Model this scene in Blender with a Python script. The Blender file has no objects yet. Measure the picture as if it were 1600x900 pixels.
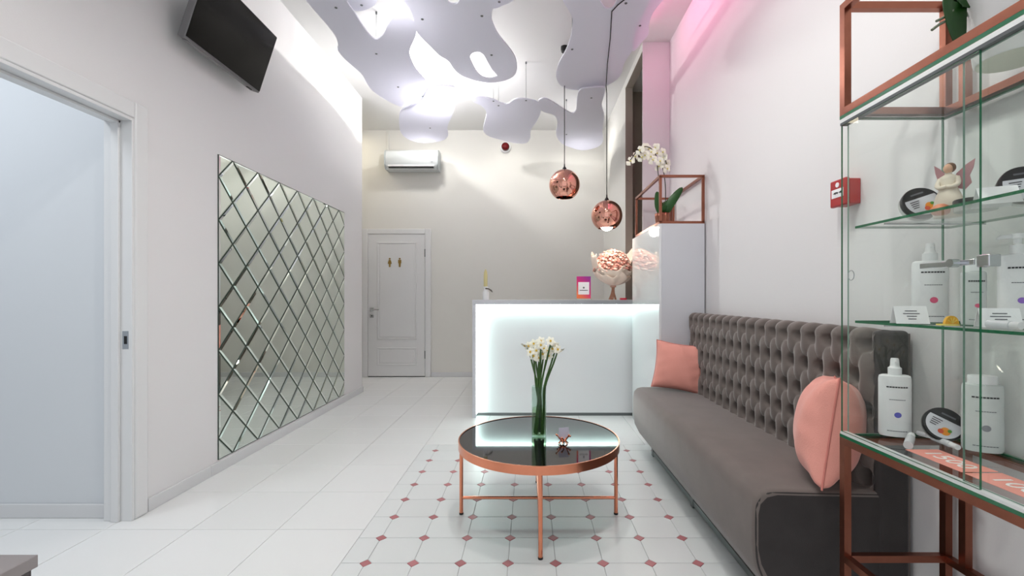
import bpy, bmesh, math, random
from mathutils import Vector, Matrix, Quaternion
random.seed(7)
PI = math.pi
S = bpy.context.scene
COL = S.collection

# ------------------------------------------------------------------ camera
F, CX, CY, H = 703.0, 828.0, 466.0, 1.114      # focal length (px of 1600x900), vanishing point, eye height
cam_d = bpy.data.cameras.new('camera'); cam = bpy.data.objects.new('camera', cam_d); COL.objects.link(cam)
cam.location = (0, 0, H); cam.rotation_euler = (PI/2, 0, 0)
cam_d.sensor_width = 36; cam_d.lens = F/1600*36
cam_d.shift_x = -(CX-800)/1600; cam_d.shift_y = (CY-450)/1600
cam_d.clip_start = .02
S.camera = cam
def P(x, y, Y): return Vector(((x-CX)/F*Y, Y, H-(y-CY)/F*Y))       # pixel + depth -> point
def PZ(x, y, z): return P(x, y, (H-z)*F/(y-CY))                    # pixel + height -> point

# ------------------------------------------------------------------ world, exposure, large lights
w = bpy.data.worlds.new('world'); S.world = w; w.use_nodes = True
w.node_tree.nodes['Background'].inputs[0].default_value = (.93, .96, 1, 1)
w.node_tree.nodes['Background'].inputs[1].default_value = 0.62
S.cycles.transparent_max_bounces = 32
S.view_settings.view_transform = 'Standard'; S.view_settings.look = 'None'
S.view_settings.exposure = 0.5; S.view_settings.gamma = 1; S.view_settings.use_curve_mapping = False

def light(name, kind, loc, power, color=(1,1,1), size=.1, size_y=None, rot=(0,0,0), parent=None, spread=None, spot=None):
    d = bpy.data.lights.new(name, kind); d.energy = power; d.color = color
    if kind == 'AREA':
        d.size = size
        if size_y: d.shape = 'RECTANGLE'; d.size_y = size_y
        if spread: d.spread = spread
    else: d.shadow_soft_size = size
    if kind == 'SPOT' and spot: d.spot_size = spot; d.spot_blend = .6
    o = bpy.data.objects.new(name, d); COL.objects.link(o); o.location = loc; o.rotation_euler = rot
    if parent: o.parent = parent
    return o

# ------------------------------------------------------------------ helpers
def lin(c): return tuple(((v/255)/12.92 if v/255 <= .04045 else ((v/255+.055)/1.055)**2.4) for v in c)
MATS = {}
def mat(name, rgb=(200,200,200), rough=.5, metal=0, emit=None, estr=0, bump=0, bscale=40, var=0, vscale=6, coat=0, trans=0, ior=1.45, sheen=0, objvar=0, spec=None, sss=0, alpha=None):
    if name in MATS: return MATS[name]
    m = bpy.data.materials.new(name); m.use_nodes = True; MATS[name] = m
    nt = m.node_tree; b = nt.nodes['Principled BSDF']; c = lin(rgb)
    b.inputs['Base Color'].default_value = (*c, 1); b.inputs['Roughness'].default_value = rough; b.inputs['Metallic'].default_value = metal
    b.inputs['IOR'].default_value = ior
    if coat: b.inputs['Coat Weight'].default_value = coat; b.inputs['Coat Roughness'].default_value = .03
    if trans: b.inputs['Transmission Weight'].default_value = trans
    if sheen: b.inputs['Sheen Weight'].default_value = sheen; b.inputs['Sheen Roughness'].default_value = .42
    if spec is not None: b.inputs['Specular IOR Level'].default_value = spec
    if alpha is not None: b.inputs['Alpha'].default_value = alpha
    if emit: b.inputs['Emission Color'].default_value = (*lin(emit), 1); b.inputs['Emission Strength'].default_value = estr
    tc = nt.nodes.new('ShaderNodeTexCoord')
    if var or objvar:
        fac = None
        hsv = nt.nodes.new('ShaderNodeHueSaturation'); hsv.inputs['Color'].default_value = (*c, 1)
        ma = nt.nodes.new('ShaderNodeMapRange'); ma.inputs['To Min'].default_value = 1-max(var,objvar); ma.inputs['To Max'].default_value = 1+max(var,objvar)
        if objvar:
            oi = nt.nodes.new('ShaderNodeObjectInfo'); nt.links.new(oi.outputs['Random'], ma.inputs['Value'])
        else:
            n = nt.nodes.new('ShaderNodeTexNoise'); n.inputs['Scale'].default_value = vscale; n.inputs['Detail'].default_value = 4
            nt.links.new(tc.outputs['Object'], n.inputs['Vector']); nt.links.new(n.outputs['Fac'], ma.inputs['Value'])
            ma.inputs['From Min'].default_value = .3; ma.inputs['From Max'].default_value = .7
        nt.links.new(ma.outputs['Result'], hsv.inputs['Value']); nt.links.new(hsv.outputs['Color'], b.inputs['Base Color'])
    if bump:
        n = nt.nodes.new('ShaderNodeTexNoise'); n.inputs['Scale'].default_value = bscale; n.inputs['Detail'].default_value = 3
        bp = nt.nodes.new('ShaderNodeBump'); bp.inputs['Strength'].default_value = bump; bp.inputs['Distance'].default_value = .005
        nt.links.new(tc.outputs['Object'], n.inputs['Vector']); nt.links.new(n.outputs['Fac'], bp.inputs['Height']); nt.links.new(bp.outputs['Normal'], b.inputs['Normal'])
    return m
def glass(name, tint, refl=1.0, ior=1.5):
    # clear thin pane: light passes straight on, the surface mirrors by its Fresnel term
    if name in MATS: return MATS[name]
    m = bpy.data.materials.new(name); m.use_nodes = True; MATS[name] = m; nt = m.node_tree
    nt.nodes.remove(nt.nodes['Principled BSDF']); out = nt.nodes['Material Output']
    t = nt.nodes.new('ShaderNodeBsdfTransparent'); t.inputs[0].default_value = (*lin(tint), 1)
    g = nt.nodes.new('ShaderNodeBsdfGlossy'); g.inputs['Roughness'].default_value = 0.0
    lw = nt.nodes.new('ShaderNodeLayerWeight'); lw.inputs['Blend'].default_value = .5
    pw_ = nt.nodes.new('ShaderNodeMath'); pw_.operation = 'POWER'; pw_.inputs[1].default_value = 5; nt.links.new(lw.outputs['Facing'], pw_.inputs[0])
    r0 = ((ior-1)/(ior+1))**2
    f = nt.nodes.new('ShaderNodeMath'); f.operation = 'MULTIPLY_ADD'; f.inputs[1].default_value = 1-r0; f.inputs[2].default_value = r0; nt.links.new(pw_.outputs[0], f.inputs[0])
    mu = nt.nodes.new('ShaderNodeMath'); mu.operation = 'MULTIPLY'; mu.inputs[1].default_value = refl
    mx = nt.nodes.new('ShaderNodeMixShader')
    nt.links.new(f.outputs[0], mu.inputs[0]); nt.links.new(mu.outputs[0], mx.inputs[0]); nt.links.new(t.outputs[0], mx.inputs[1]); nt.links.new(g.outputs[0], mx.inputs[2])
    nt.links.new(mx.outputs[0], out.inputs[0])
    return m

class MB:
    def __init__(s, off=(0,0,0)): s.v = []; s.f = []; s.o = Vector(off)
    def add(s, vs, fs):
        b = len(s.v); s.v += [Vector(v)-s.o for v in vs]; s.f += [tuple(i+b for i in f) for f in fs]; return s
    def box(s, x0, x1, y0, y1, z0, z1):
        return s.add([(x0,y0,z0),(x1,y0,z0),(x1,y1,z0),(x0,y1,z0),(x0,y0,z1),(x1,y0,z1),(x1,y1,z1),(x0,y1,z1)],
                     [(0,3,2,1),(4,5,6,7),(0,1,5,4),(1,2,6,5),(2,3,7,6),(3,0,4,7)])
    def bar(s, a, b, t=.018):                        # square bar between two points on an axis
        a, b = Vector(a), Vector(b); lo = [min(a[i],b[i])-t/2 for i in range(3)]; hi = [max(a[i],b[i])+t/2 for i in range(3)]
        return s.box(lo[0],hi[0],lo[1],hi[1],lo[2],hi[2])
    def tube(s, pts, r, n=10, cap=True):
        pts = [Vector(p) for p in pts]; k = len(pts); rs = r if isinstance(r, (list,tuple)) else [r]*k
        vs = []; up = None
        for i, p in enumerate(pts):
            t = (pts[min(i+1,k-1)]-pts[max(i-1,0)]).normalized()
            if up is None:
                up = t.orthogonal().normalized()
            else:
                up = (up - t*up.dot(t)).normalized()
            q = t.cross(up)
            for j in range(n):
                a = 2*PI*j/n; vs.append(p+(up*math.cos(a)+q*math.sin(a))*rs[i])
        fs = [(i*n+j, i*n+(j+1)%n, (i+1)*n+(j+1)%n, (i+1)*n+j) for i in range(k-1) for j in range(n)]
        if cap: fs += [tuple(range(n-1,-1,-1)), tuple((k-1)*n+j for j in range(n))]
        return s.add(vs, fs)
    def lathe(s, prof, c=(0,0,0), n=32, sx=1, sy=1, cap=True):     # profile [(r, z)]
        c = Vector(c); vs = []
        for r, z in prof:
            for j in range(n):
                a = 2*PI*j/n; vs.append(c+Vector((r*math.cos(a)*sx, r*math.sin(a)*sy, z)))
        k = len(prof)
        fs = [(i*n+j, i*n+(j+1)%n, (i+1)*n+(j+1)%n, (i+1)*n+j) for i in range(k-1) for j in range(n)]
        if cap: fs += [tuple(range(n-1,-1,-1)), tuple((k-1)*n+j for j in range(n))]
        return s.add(vs, fs)
    def prism(s, poly, a, b, axis='z', inset=0, bev=0):  # convex polygon pushed from a to b along axis, optional chamfer at b
        m = {'z': lambda u,v,t:(u,v,t), 'x': lambda u,v,t:(t,u,v), 'y': lambda u,v,t:(u,t,v)}[axis]
        n = len(poly); rings = [(poly, a), (poly, b-bev if inset else b)]
        if inset: rings.append((inset_poly(poly, inset), b))
        vs = [m(u,v,t) for pl, t in rings for u, v in pl]; k = len(rings)
        fs = [(i*n+j, i*n+(j+1)%n, (i+1)*n+(j+1)%n, (i+1)*n+j) for i in range(k-1) for j in range(n)]
        fs += [tuple(range(n-1,-1,-1)), tuple((k-1)*n+j for j in range(n))]
        return s.add(vs, fs)
    def sphere(s, c, r, n=12, m=8, sc=(1,1,1)):
        c = Vector(c); prof = []
        vs = []; 
        for i in range(m+1):
            t = PI*i/m; 
            for j in range(n):
                a = 2*PI*j/n; vs.append(c+Vector((r*math.sin(t)*math.cos(a)*sc[0], r*math.sin(t)*math.sin(a)*sc[1], -r*math.cos(t)*sc[2])))
        return s.add(vs, [(i*n+j, i*n+(j+1)%n, (i+1)*n+(j+1)%n, (i+1)*n+j) for i in range(m) for j in range(n)])
    def grid(s, fn, nu, nv, closeu=False):
        vs = [fn(i/nu, j/nv) for j in range(nv+1) for i in range(nu+(0 if closeu else 1))]; c = nu if closeu else nu+1
        fs = [(j*c+i, j*c+(i+1)%c, (j+1)*c+(i+1)%c, (j+1)*c+i) for j in range(nv) for i in range(nu)]
        return s.add(vs, fs)
    def mesh(s, name, m, smooth=None):
        me = bpy.data.meshes.new(name); me.from_pydata([tuple(v) for v in s.v], [], s.f); me.validate()
        bm = bmesh.new(); bm.from_mesh(me); bmesh.ops.remove_doubles(bm, verts=bm.verts, dist=1e-6); bmesh.ops.recalc_face_normals(bm, faces=bm.faces); bm.to_mesh(me); bm.free()
        if m: me.materials.append(m)
        if smooth:
            me.shade_smooth(); me.set_sharp_from_angle(angle=math.radians(smooth))
        return me
    def build(s, name, m, parent=None, smooth=None, bevel=0, seg=2, sub=0, solid=0):
        o = bpy.data.objects.new(name, s.mesh(name, m, smooth or (40 if bevel else None))); COL.objects.link(o)
        if parent: o.parent = parent
        if solid: md = o.modifiers.new('solid','SOLIDIFY'); md.thickness = solid; md.offset = 0
        if bevel: md = o.modifiers.new('bevel','BEVEL'); md.width = bevel; md.segments = seg; md.limit_method = 'ANGLE'; md.angle_limit = math.radians(40)
        if sub: md = o.modifiers.new('sub','SUBSURF'); md.levels = sub; md.render_levels = sub
        return o
def inset_poly(poly, d):
    n = len(poly); out = []; area = sum(poly[i][0]*poly[(i+1)%n][1]-poly[(i+1)%n][0]*poly[i][1] for i in range(n))
    sg = 1 if area > 0 else -1
    L = min(math.dist(poly[i], poly[(i+1)%n]) for i in range(n)); d = min(d, L*.3)
    for i in range(n):
        p0, p1, p2 = (Vector(poly[(i+k)%n]) for k in (-1,0,1))
        e1 = (p1-p0).normalized(); e2 = (p2-p1).normalized(); n1 = Vector((-e1.y,e1.x))*sg; n2 = Vector((-e2.y,e2.x))*sg
        b = n1+n2; out.append(tuple(p1 + b*(d/max(.3,(1+n1.dot(n2))))))
    return out
def clip_poly(poly, x0, x1, y0, y1):
    for ax, lim, sg in ((0,x0,1),(0,x1,-1),(1,y0,1),(1,y1,-1)):
        out = []
        for i in range(len(poly)):
            a, b = poly[i], poly[(i+1)%len(poly)]; da, db = (a[ax]-lim)*sg, (b[ax]-lim)*sg
            if da >= -1e-9: out.append(a)
            if (da > 1e-9 and db < -1e-9) or (da < -1e-9 and db > 1e-9):
                t = da/(da-db); out.append((a[0]+(b[0]-a[0])*t, a[1]+(b[1]-a[1])*t))
        poly = []
        for q in out:
            if not poly or math.dist(q, poly[-1]) > 1e-5: poly.append(q)
        if len(poly) > 1 and math.dist(poly[0], poly[-1]) < 1e-5: poly.pop()
        if len(poly) < 3: return None
    return poly
def thing(name, label, cat, loc=(0,0,0), rot=(0,0,0), group=None):
    o = bpy.data.objects.new(name, None); COL.objects.link(o); o.location = loc; o.rotation_euler = rot; o.empty_display_size = .05
    return tag(o, label, cat, group)
def tag(o, label, cat, group=None):
    o['label'] = label; o['category'] = cat
    if group: o['group'] = group
    return o
def struct(o, label=None, cat=None):
    o['kind'] = 'structure'
    if label: o['label'] = label; o['category'] = cat
    return o
def link(name, me, parent=None, loc=(0,0,0), rot=(0,0,0), sc=None):
    o = bpy.data.objects.new(name, me); COL.objects.link(o); o.parent = parent; o.location = loc; o.rotation_euler = rot
    if sc: o.scale = sc
    return o
def copy_tree(o, parent=None):
    c = o.copy(); COL.objects.link(c); c.parent = parent
    for ch in list(o.children): copy_tree(ch, c)
    return c
def text_mesh(txt, size, m, depth=.0004, align='CENTER'):
    cu = bpy.data.curves.new('lettering','FONT'); cu.body = txt; cu.size = size; cu.extrude = depth; cu.align_x = align; cu.align_y = 'CENTER'; cu.resolution_u = 3
    o = bpy.data.objects.new('lettering', cu); COL.objects.link(o)
    dg = bpy.context.evaluated_depsgraph_get(); me = bpy.data.meshes.new_from_object(o.evaluated_get(dg))
    bpy.data.objects.remove(o); bpy.data.curves.remove(cu); me.materials.clear(); me.materials.append(m); return me
def crom(pts, k=5, closed=True):                      # Catmull-Rom through points
    out = []; n = len(pts)
    for i in range(n if closed else n-1):
        g = (lambda j: pts[j%n]) if closed else (lambda j: pts[max(0,min(n-1,j))])
        p0,p1,p2,p3 = (Vector(g(i+d)) for d in (-1,0,1,2))
        for q in range(k):
            t = q/k; out.append(.5*((2*p1)+(p2-p0)*t+(2*p0-5*p1+4*p2-p3)*t*t+(3*p1-p0-3*p2+p3)*t**3))
    if not closed: out.append(Vector(pts[-1]))
    return out

# ------------------------------------------------------------------ materials
WALL = mat('white_wall_paint', (226,225,226), .55, bump=.05, bscale=120)
WALLB = mat('cream_wall_paint', (223,222,217), .6, bump=.05, bscale=120)
SIDEW = mat('pale_blue_wall_paint', (213,217,221), .6)
CEIL = mat('ceiling_paint', (228,228,226), .7)
TRIM = mat('white_lacquer_trim', (224,225,226), .3)
BASEB = mat('grey_white_baseboard', (214,215,217), .35)
TILE = mat('white_floor_tile', (226,228,228), .22, objvar=.018)
OCT = mat('octagon_tile', (217,221,221), .28, objvar=.025)
DOT = mat('rose_tile', (176,112,116), .35, objvar=.09)
GROUT = mat('grout', (176,177,177), .8)
DARKW = mat('dark_taupe_paint', (168,158,146), .6)
CLOUD = mat('white_acrylic_panel', (240,240,248), .45)
def milky(m, rgb, k):                                # milky sheet: part of the light goes through
    nt = m.node_tree; b = nt.nodes['Principled BSDF']; t = nt.nodes.new('ShaderNodeBsdfTranslucent'); t.inputs[0].default_value = (*lin(rgb), 1)
    x = nt.nodes.new('ShaderNodeMixShader'); x.inputs[0].default_value = k
    nt.links.new(b.outputs[0], x.inputs[1]); nt.links.new(t.outputs[0], x.inputs[2]); nt.links.new(x.outputs[0], nt.nodes['Material Output'].inputs[0])
milky(CLOUD, (240,240,248), .34)
COPPER = mat('polished_copper', (232,150,118), .16, 1)
COPPERB = mat('brushed_copper', (150,96,78), .3, 1, var=.05, vscale=30)
MIRC = mat('copper_mirror_shade', (238,172,152), .03, 1)
BLACK = mat('black_plastic', (22,22,23), .35)
BLACKG = mat('black_glass', (6,6,7), .04, spec=.9)
CHROME = mat('chrome', (205,207,210), .12, 1)
STEEL = mat('brushed_steel', (120,124,124), .35, 1)
VELVET = mat('grey_velvet', (112,104,100), .8, sheen=.42, spec=.15, var=.07, vscale=9, bump=.15, bscale=300)
VELVETE = mat('shaded_end_velvet', (54,50,50), .8, sheen=.25, var=.12, vscale=9, bump=.15, bscale=300)  # sofa velvet with the sheenless dark of its end faces put into the colour
VELVETD = mat('grey_velvet_button', (70,64,62), .85)  # buttons coloured darker to deepen the shade in the tuft holes
PINK = mat('salmon_cotton', (232,160,147), .85, sheen=.25, bump=.25, bscale=260)
WHITEG = mat('white_gloss_lacquer', (224,227,229), .06, coat=.6)
WHITEM = mat('white_cabinet_front', (204,206,212), .35)
LED = mat('led_strip', (255,255,255), .5, emit=(226,255,246), estr=16)
MIRROR = mat('silver_mirror', (221,229,222), .015, 1)
MIRE = mat('mirror_backing', (38,56,46), .5)
PLASTIC = mat('white_plastic', (236,237,238), .28)
GREEN = mat('leaf_green', (38,84,34), .4, var=.12, vscale=30)
GREEND = mat('stem_green', (66,100,50), .5, var=.1, vscale=60)
PETAL = mat('white_petal', (244,243,228), .6)
PETALY = mat('yellow_corona', (214,178,60), .6)
GOLD = mat('gold_paint', (142,114,52), .4)
RED = mat('red_plastic', (172,44,46), .35)
REDD = mat('red_lens', (92,5,12), .15)
TXT = mat('grey_print', (104,106,112), .6)
TXTD = mat('dark_print', (48,48,52), .6)
CARD = mat('white_card', (240,241,243), .5)
GL = glass('clear_glass', (250,253,251))
GLV = glass('vase_glass', (240,247,243))
GLE = mat('green_glass_edge', (34,104,70), .12, spec=.7)

# ================================================================== the room
XL, XR, XR2, YB, YC, ZC = -2.0, 1.30, 1.05, 6.39, 4.19, 3.5      # left wall, right wall, return wall, back wall, return depth, ceiling
YF = -1.6                                                        # shop front behind the camera is open to daylight
YCOR = 5.36                                                      # outer corner of the left wall

# floor slab + tiles
fl = struct(MB().box(-3.6, 2.4, YF, 6.6, -.10, -.004).build('floor', GROUT))
TS, G = .418, .0025
TX0, TY0 = -.797, 2.169
def tile_at(x0, x1, y0, y1):
    m = MB().prism([(x0+G/2,y0+G/2),(x1-G/2,y0+G/2),(x1-G/2,y1-G/2),(x0+G/2,y1-G/2)], -.012, 0, 'z', .0015, .0008)
    return m
tile_me = tile_at(-TS/2, TS/2, -TS/2, TS/2).mesh('tile', TILE)
for i in range(-6, 6):
    for j in range(-8, 11):
        x0, y0 = TX0+i*TS, TY0+j*TS; x1, y1 = x0+TS, y0+TS
        if i >= 0 and y1 < 3.45: continue
        x1c, y1c, x0c = min(x1, XR), min(y1, YB), x0
        if x1c-x0c < .03 or y1c-y0 < .02: continue
        if x1c == x1 and y1c == y1: link('tile', tile_me, fl, ((x0+x1)/2, (y0+y1)/2, 0))
        else: tile_at(x0c, x1c, y0, y1c).build('tile', TILE, fl)
# octagon-and-dot field
PX0, PX1, PY0, PY1 = TX0, 1.29, .2, TY0+3*TS
DX0, DY0, DS, DH = -.692, 1.894, .2, .0263
octf = [(-.1+DH,-.1),(.1-DH,-.1),(.1,-.1+DH),(.1,.1-DH),(.1-DH,.1),(-.1+DH,.1),(-.1,.1-DH),(-.1,-.1+DH)]
oct_me = MB().prism(inset_poly(octf, .0012), -.012, -.0004, 'z', .0015, .0008).mesh('octagon_tile', OCT)
dq = inset_poly([(-DH,0),(0,-DH),(DH,0),(0,DH)], .0011)
dot_me = MB().prism(dq, -.012, -.0004, 'z', .0012, .0006).mesh('diamond_tile', DOT)
for i in range(-1, 11):
    for j in range(-9, 9):
        dx, dy = DX0+i*DS, DY0+j*DS
        if i >= 0 and dx < PX1-DH and PY0+DH < dy < PY1-DH: link('diamond_tile', dot_me, fl, (dx, dy, 0))
        cx, cy = dx+.1, dy+.1
        q = clip_poly([(cx+a, cy+b) for a, b in octf], PX0, PX1, PY0, PY1)
        if not q: continue
        if cx-.1 >= PX0 and cx+.1 <= PX1 and cy-.1 >= PY0 and cy+.1 <= PY1: link('octagon_tile', oct_me, fl, (cx, cy, 0))
        elif min(max(p[0] for p in q)-min(p[0] for p in q), max(p[1] for p in q)-min(p[1] for p in q)) > .01:
            MB().prism(inset_poly(q, .0012), -.012, -.0004, 'z', .0012, .0006).build('octagon_tile', OCT, fl)

# walls
DY1, DY2, DZ = 1.34, 2.262, 2.017
WT = .13
struct(MB().box(XL-WT, XL, YF, DY1, 0, ZC).box(XL-WT, XL, DY1, DY2, DZ, ZC).box(XL-WT, XL, DY2, YCOR, 0, ZC).box(-3.6, XL-WT, YCOR-.08, YCOR, 0, ZC).build('wall_left', WALL))
struct(MB().box(-3.6, 2.4, YB, YB+.1, 0, ZC).build('wall_back', WALLB))
struct(MB().box(-2.95, -2.85, YCOR, YB, 0, ZC).build('wall_alcove', WALLB))
struct(MB().box(XR, XR+.1, YF, YC, 0, ZC).build('wall_right', WALL))
OY0, OY1, OZ = YC+.012, 4.95, 3.425
struct(MB().box(XR2, 2.4, YC, YC+.012, 0, ZC).build('wall_return', WALL))
struct(MB().box(XR2, XR2+.08, OY1, YB, 0, ZC).box(XR2, XR2+.08, OY0, OY1, OZ, ZC).build('wall_reception', WALLB))
struct(MB().box(2.2, 2.3, YC, YB, 0, ZC).box(XR2+.081, 2.2, OY1+.25, OY1+.33, 0, ZC).box(XR2+.10,2.2,YC+.0125,YC+.02,0,ZC).box(XR2+.001,XR2+.08,OY1-.004,OY1,0,OZ).box(XR2+.001,XR2+.08,OY0,OY1,OZ-.004,OZ).build('wall_passage', DARKW))
struct(MB().box(-3.6, 2.4, YF, YB+.1, ZC, ZC+.1).build('ceiling', CEIL))
# side room beyond the doorway
struct(MB().box(-3.6, XL-WT-.001, 2.29, 2.37, 0, 2.9).box(-3.7, -3.6, YF, 2.37, 0, 2.9).build('wall_side_room', SIDEW))
struct(MB().box(-3.6, XL-WT-.001, YF, 2.29, 2.9, 2.96).build('ceiling_side_room', CEIL))
# skirting, in lengths with a visible joint
def skirt(name, runs):
    p = None
    for r in runs:
        o = MB().box(*r).build('skirting_length' if p else name, BASEB, p, bevel=.003)
        if not p: struct(o); p = o
skirt('baseboard_left', [(XL, XL+.014, 2.345, 2.805, 0, .068), (XL, XL+.014, 2.807, YCOR-.002, 0, .068), (XL-.1, XL+.014, YCOR, YCOR+.014, 0, .068)])
skirt('baseboard_back', [(-1.40, -.6, YB-.014, YB, 0, .065), (-.598, XR2, YB-.014, YB, 0, .065)])
skirt('baseboard_side_room', [(-2.70, XL-WT, 2.276, 2.29, 0, .07), (-3.6, -2.702, 2.276, 2.29, 0, .07)])
# doorway frame (door 1) with casing, jambs, stop and strike plate
d1 = struct(MB().box(XL, XL+.018, DY2, DY2+.078, 0, DZ+.085).build('door_1', TRIM, bevel=.012, seg=3))
MB().box(XL, XL+.016, DY1-.078, DY2, DZ, DZ+.083).build('head_casing', TRIM, d1, bevel=.006)
MB().box(XL, XL+.018, DY1-.078, DY1, 0, DZ).build('side_casing', TRIM, d1, bevel=.006)
MB().box(XL-WT, XL+.012, DY2-.014, DY2, 0, DZ).build('jamb', TRIM, d1, bevel=.002)
MB().box(XL-WT, XL+.012, DY1, DY1+.014, 0, DZ).build('jamb', TRIM, d1, bevel=.002)
MB().box(XL-WT, XL+.012, DY1+.014, DY2-.014, DZ-.016, DZ).build('head_jamb', TRIM, d1, bevel=.002)
MB().box(XL-.085, XL-.045, DY2-.028, DY2-.014, 0, DZ-.016).build('door_stop', TRIM, d1, bevel=.003)
MB().box(XL-.085, XL-.045, DY1+.014, DY2-.014, DZ-.03, DZ-.016).build('door_stop', TRIM, d1, bevel=.003)
sp = MB().box(XL-.035, XL-.005, DY2-.0155, DY2-.014, .86, .95).build('strike_plate', CHROME, d1)
MB().box(XL-.027, XL-.012, DY2-.0162, DY2-.0155, .885, .925).build('latch_hole', BLACK, sp)
# toilet door (door 2) on the back wall
y = YB
dx0, dx1, dzt = -2.295, -1.483, 2.022
d2 = struct(MB().box(dx0+.004, dx1-.004, y-.024, y, .012, dzt-.003).build('door_2', TRIM, bevel=.002))
for a, b in ((dx0-.075, dx0), (dx1, dx1+.08)): MB().box(a, b, y-.032, y, 0, dzt+.075).build('side_casing', TRIM, d2, bevel=.006)
MB().box(dx0-.0, dx1, y-.030, y, dzt, dzt+.073).build('head_casing', TRIM, d2, bevel=.006)
for z0, z1 in ((.535, 1.905), (.165, .415)):
    a, b = dx0+.135, dx1-.12
    pf = MB()
    for q in ((a,b,z0,z0+.016),(a,b,z1-.016,z1),(a,a+.016,z0,z1),(b-.016,b,z0,z1)): pf.box(q[0],q[1],y-.030,y-.022,q[2],q[3])
    o = pf.build('panel_moulding', TRIM, d2, bevel=.004)
    MB().box(a+.035, b-.035, y-.0275, y-.022, z0+.035, z1-.035).build('raised_panel', TRIM, d2, bevel=.004)
for z in (.26, 1.70): MB().tube([(dx1-.001,y-.03,z),(dx1-.001,y-.03,z+.11)], .007, 8).build('hinge', STEEL, d2, smooth=40)
MB().box(dx0+.004, dx1-.004, y-.022, y-.002, .001, .0115).build('door_gap', BLACK, d2)
for z in (.955, .865): 
    MB().box(dx0+.033, dx0+.085, y-.032, y-.024, z-.026, z+.026).build('rosette', CHROME, d2, bevel=.002)
h = MB().tube([(dx0+.06,y-.03,.955),(dx0+.06,y-.065,.955)], .01, 10).tube([(dx0+.05,y-.065,.955),(dx0+.17,y-.065,.955)], .009, 10).build('handle', CHROME, d2, smooth=40)
MB().box(dx0+.053, dx0+.066, y-.034, y-.032, .857, .874).build('keyhole', BLACK, d2)
def wc_sign(cx, woman):
    m = MB(); zc = 1.62; m.lathe([(.0001,0),(.013,0),(.013,.004),(.0001,.004)], (0,0,0), 14, cap=False)
    m.v = [Vector((cx+v.x, y-.0277-v.z, zc+.052+v.y)) for v in m.v]
    body = ([(-.012,.036),(.012,.036),(.020,.015),(.028,-.018),(.012,-.022),(.011,-.065),(-.011,-.065),(-.012,-.022),(-.028,-.018),(-.020,.015)] if woman else
            [(-.022,.036),(.022,.036),(.022,-.012),(.015,-.012),(.011,-.065),(-.011,-.065),(-.015,-.012),(-.022,-.012)])
    n = len(body); m.add([(cx+a, yy, zc+b) for yy in (y-.0315, y-.0272) for a, b in body], [tuple(range(n)), tuple(range(2*n-1,n-1,-1))]+[(i,i+n,(i+1)%n+n,(i+1)%n) for i in range(n)])
    o = m.build('woman_pictogram' if woman else 'man_pictogram', GOLD, d2)
    o['label'] = 'gold %s pictogram' % ('woman' if woman else 'man')
wc_sign(P(610,0,YB).x, True); wc_sign(P(625.5,0,YB).x, False)

# ================================================================== diamond mirror on the left wall
MY0, MY1, MZ0, MZ1, MS = 2.881, 4.841, .077, 2.037, .28
mr = thing('diamond_mirror', 'tall wall mirror of diamond shaped panes on the left wall', 'mirror', (XL, (MY0+MY1)/2, MZ0))
mo = Vector(mr.location)
MB(mo).box(XL, XL+.003, MY0, MY1, MZ0, MZ1).build('backing', MIRE, mr)
for i in range(-1, 9):
    for j in range(-1, 9):
        for hf in (0, .5):
            cy, cz = MY0+.14+(i+hf)*MS, MZ0+.14+(j+hf)*MS
            q = [(cy-.14,cz),(cy,cz-.14),(cy+.14,cz),(cy,cz+.14)]
            q = clip_poly(q, MY0, MY1, MZ0, MZ1)
            if not q or (max(p[0] for p in q)-min(p[0] for p in q)) < .02 or (max(p[1] for p in q)-min(p[1] for p in q)) < .02: continue
            m = MB(mo).prism(inset_poly(q, .0052), XL+.003, XL+.0095, 'x', .010, .0045)
            ob = m.build('mirror_facet', MIRROR, mr)
            ob.rotation_euler = (0, 0, 0)

# ================================================================== cloud ceiling panels
def cloud(label, px, z, rods, hole=None, t=.012):
    pts = [PZ(x, yy, z) for x, yy in px]
    c = sum(pts, Vector())/len(pts)
    th = thing('cloud_panel', label, 'ceiling panel', (c.x, c.y, z), group='wavy white panels hung under the ceiling')
    loops = [crom(pts, 5)] + ([crom([PZ(x, yy, z) for x, yy in hole], 5)] if hole else [])
    bm = bmesh.new(); edges = []; lv = []
    for lp in loops:
        vs = [bm.verts.new(p-c) for p in lp]; lv.append(vs)
        for i in range(len(vs)): edges.append(bm.edges.new((vs[i], vs[(i+1)%len(vs)])))
    r = bmesh.ops.triangle_fill(bm, edges=edges, use_beauty=True, use_dissolve=False)
    for f in bm.faces:
        f.normal_update()
    ext = bmesh.ops.extrude_face_region(bm, geom=list(bm.faces))
    for v in ext['geom']:
        if isinstance(v, bmesh.types.BMVert): v.co.z += t
    bmesh.ops.recalc_face_normals(bm, faces=bm.faces)
    me = bpy.data.meshes.new('panel'); bm.to_mesh(me); bm.free(); me.materials.append(CLOUD)
    link('panel', me, th)
    for x, yy in rods:
        p = PZ(x, yy, z)-c
        wz = MB().tube([(p.x,p.y,t),(p.x,p.y,ZC-z)], .0022, 6).build('hanging_wire', STEEL, th)
        MB().lathe([(.007,-.004),(.010,-.002),(.010,0)], (p.x,p.y,0), 10).build('screw', STEEL, th)
        MB().lathe([(.008,ZC-z-.02),(.008,ZC-z)], (p.x,p.y,0), 8).build('ceiling_fixing', STEEL, wz)
    return th
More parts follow.
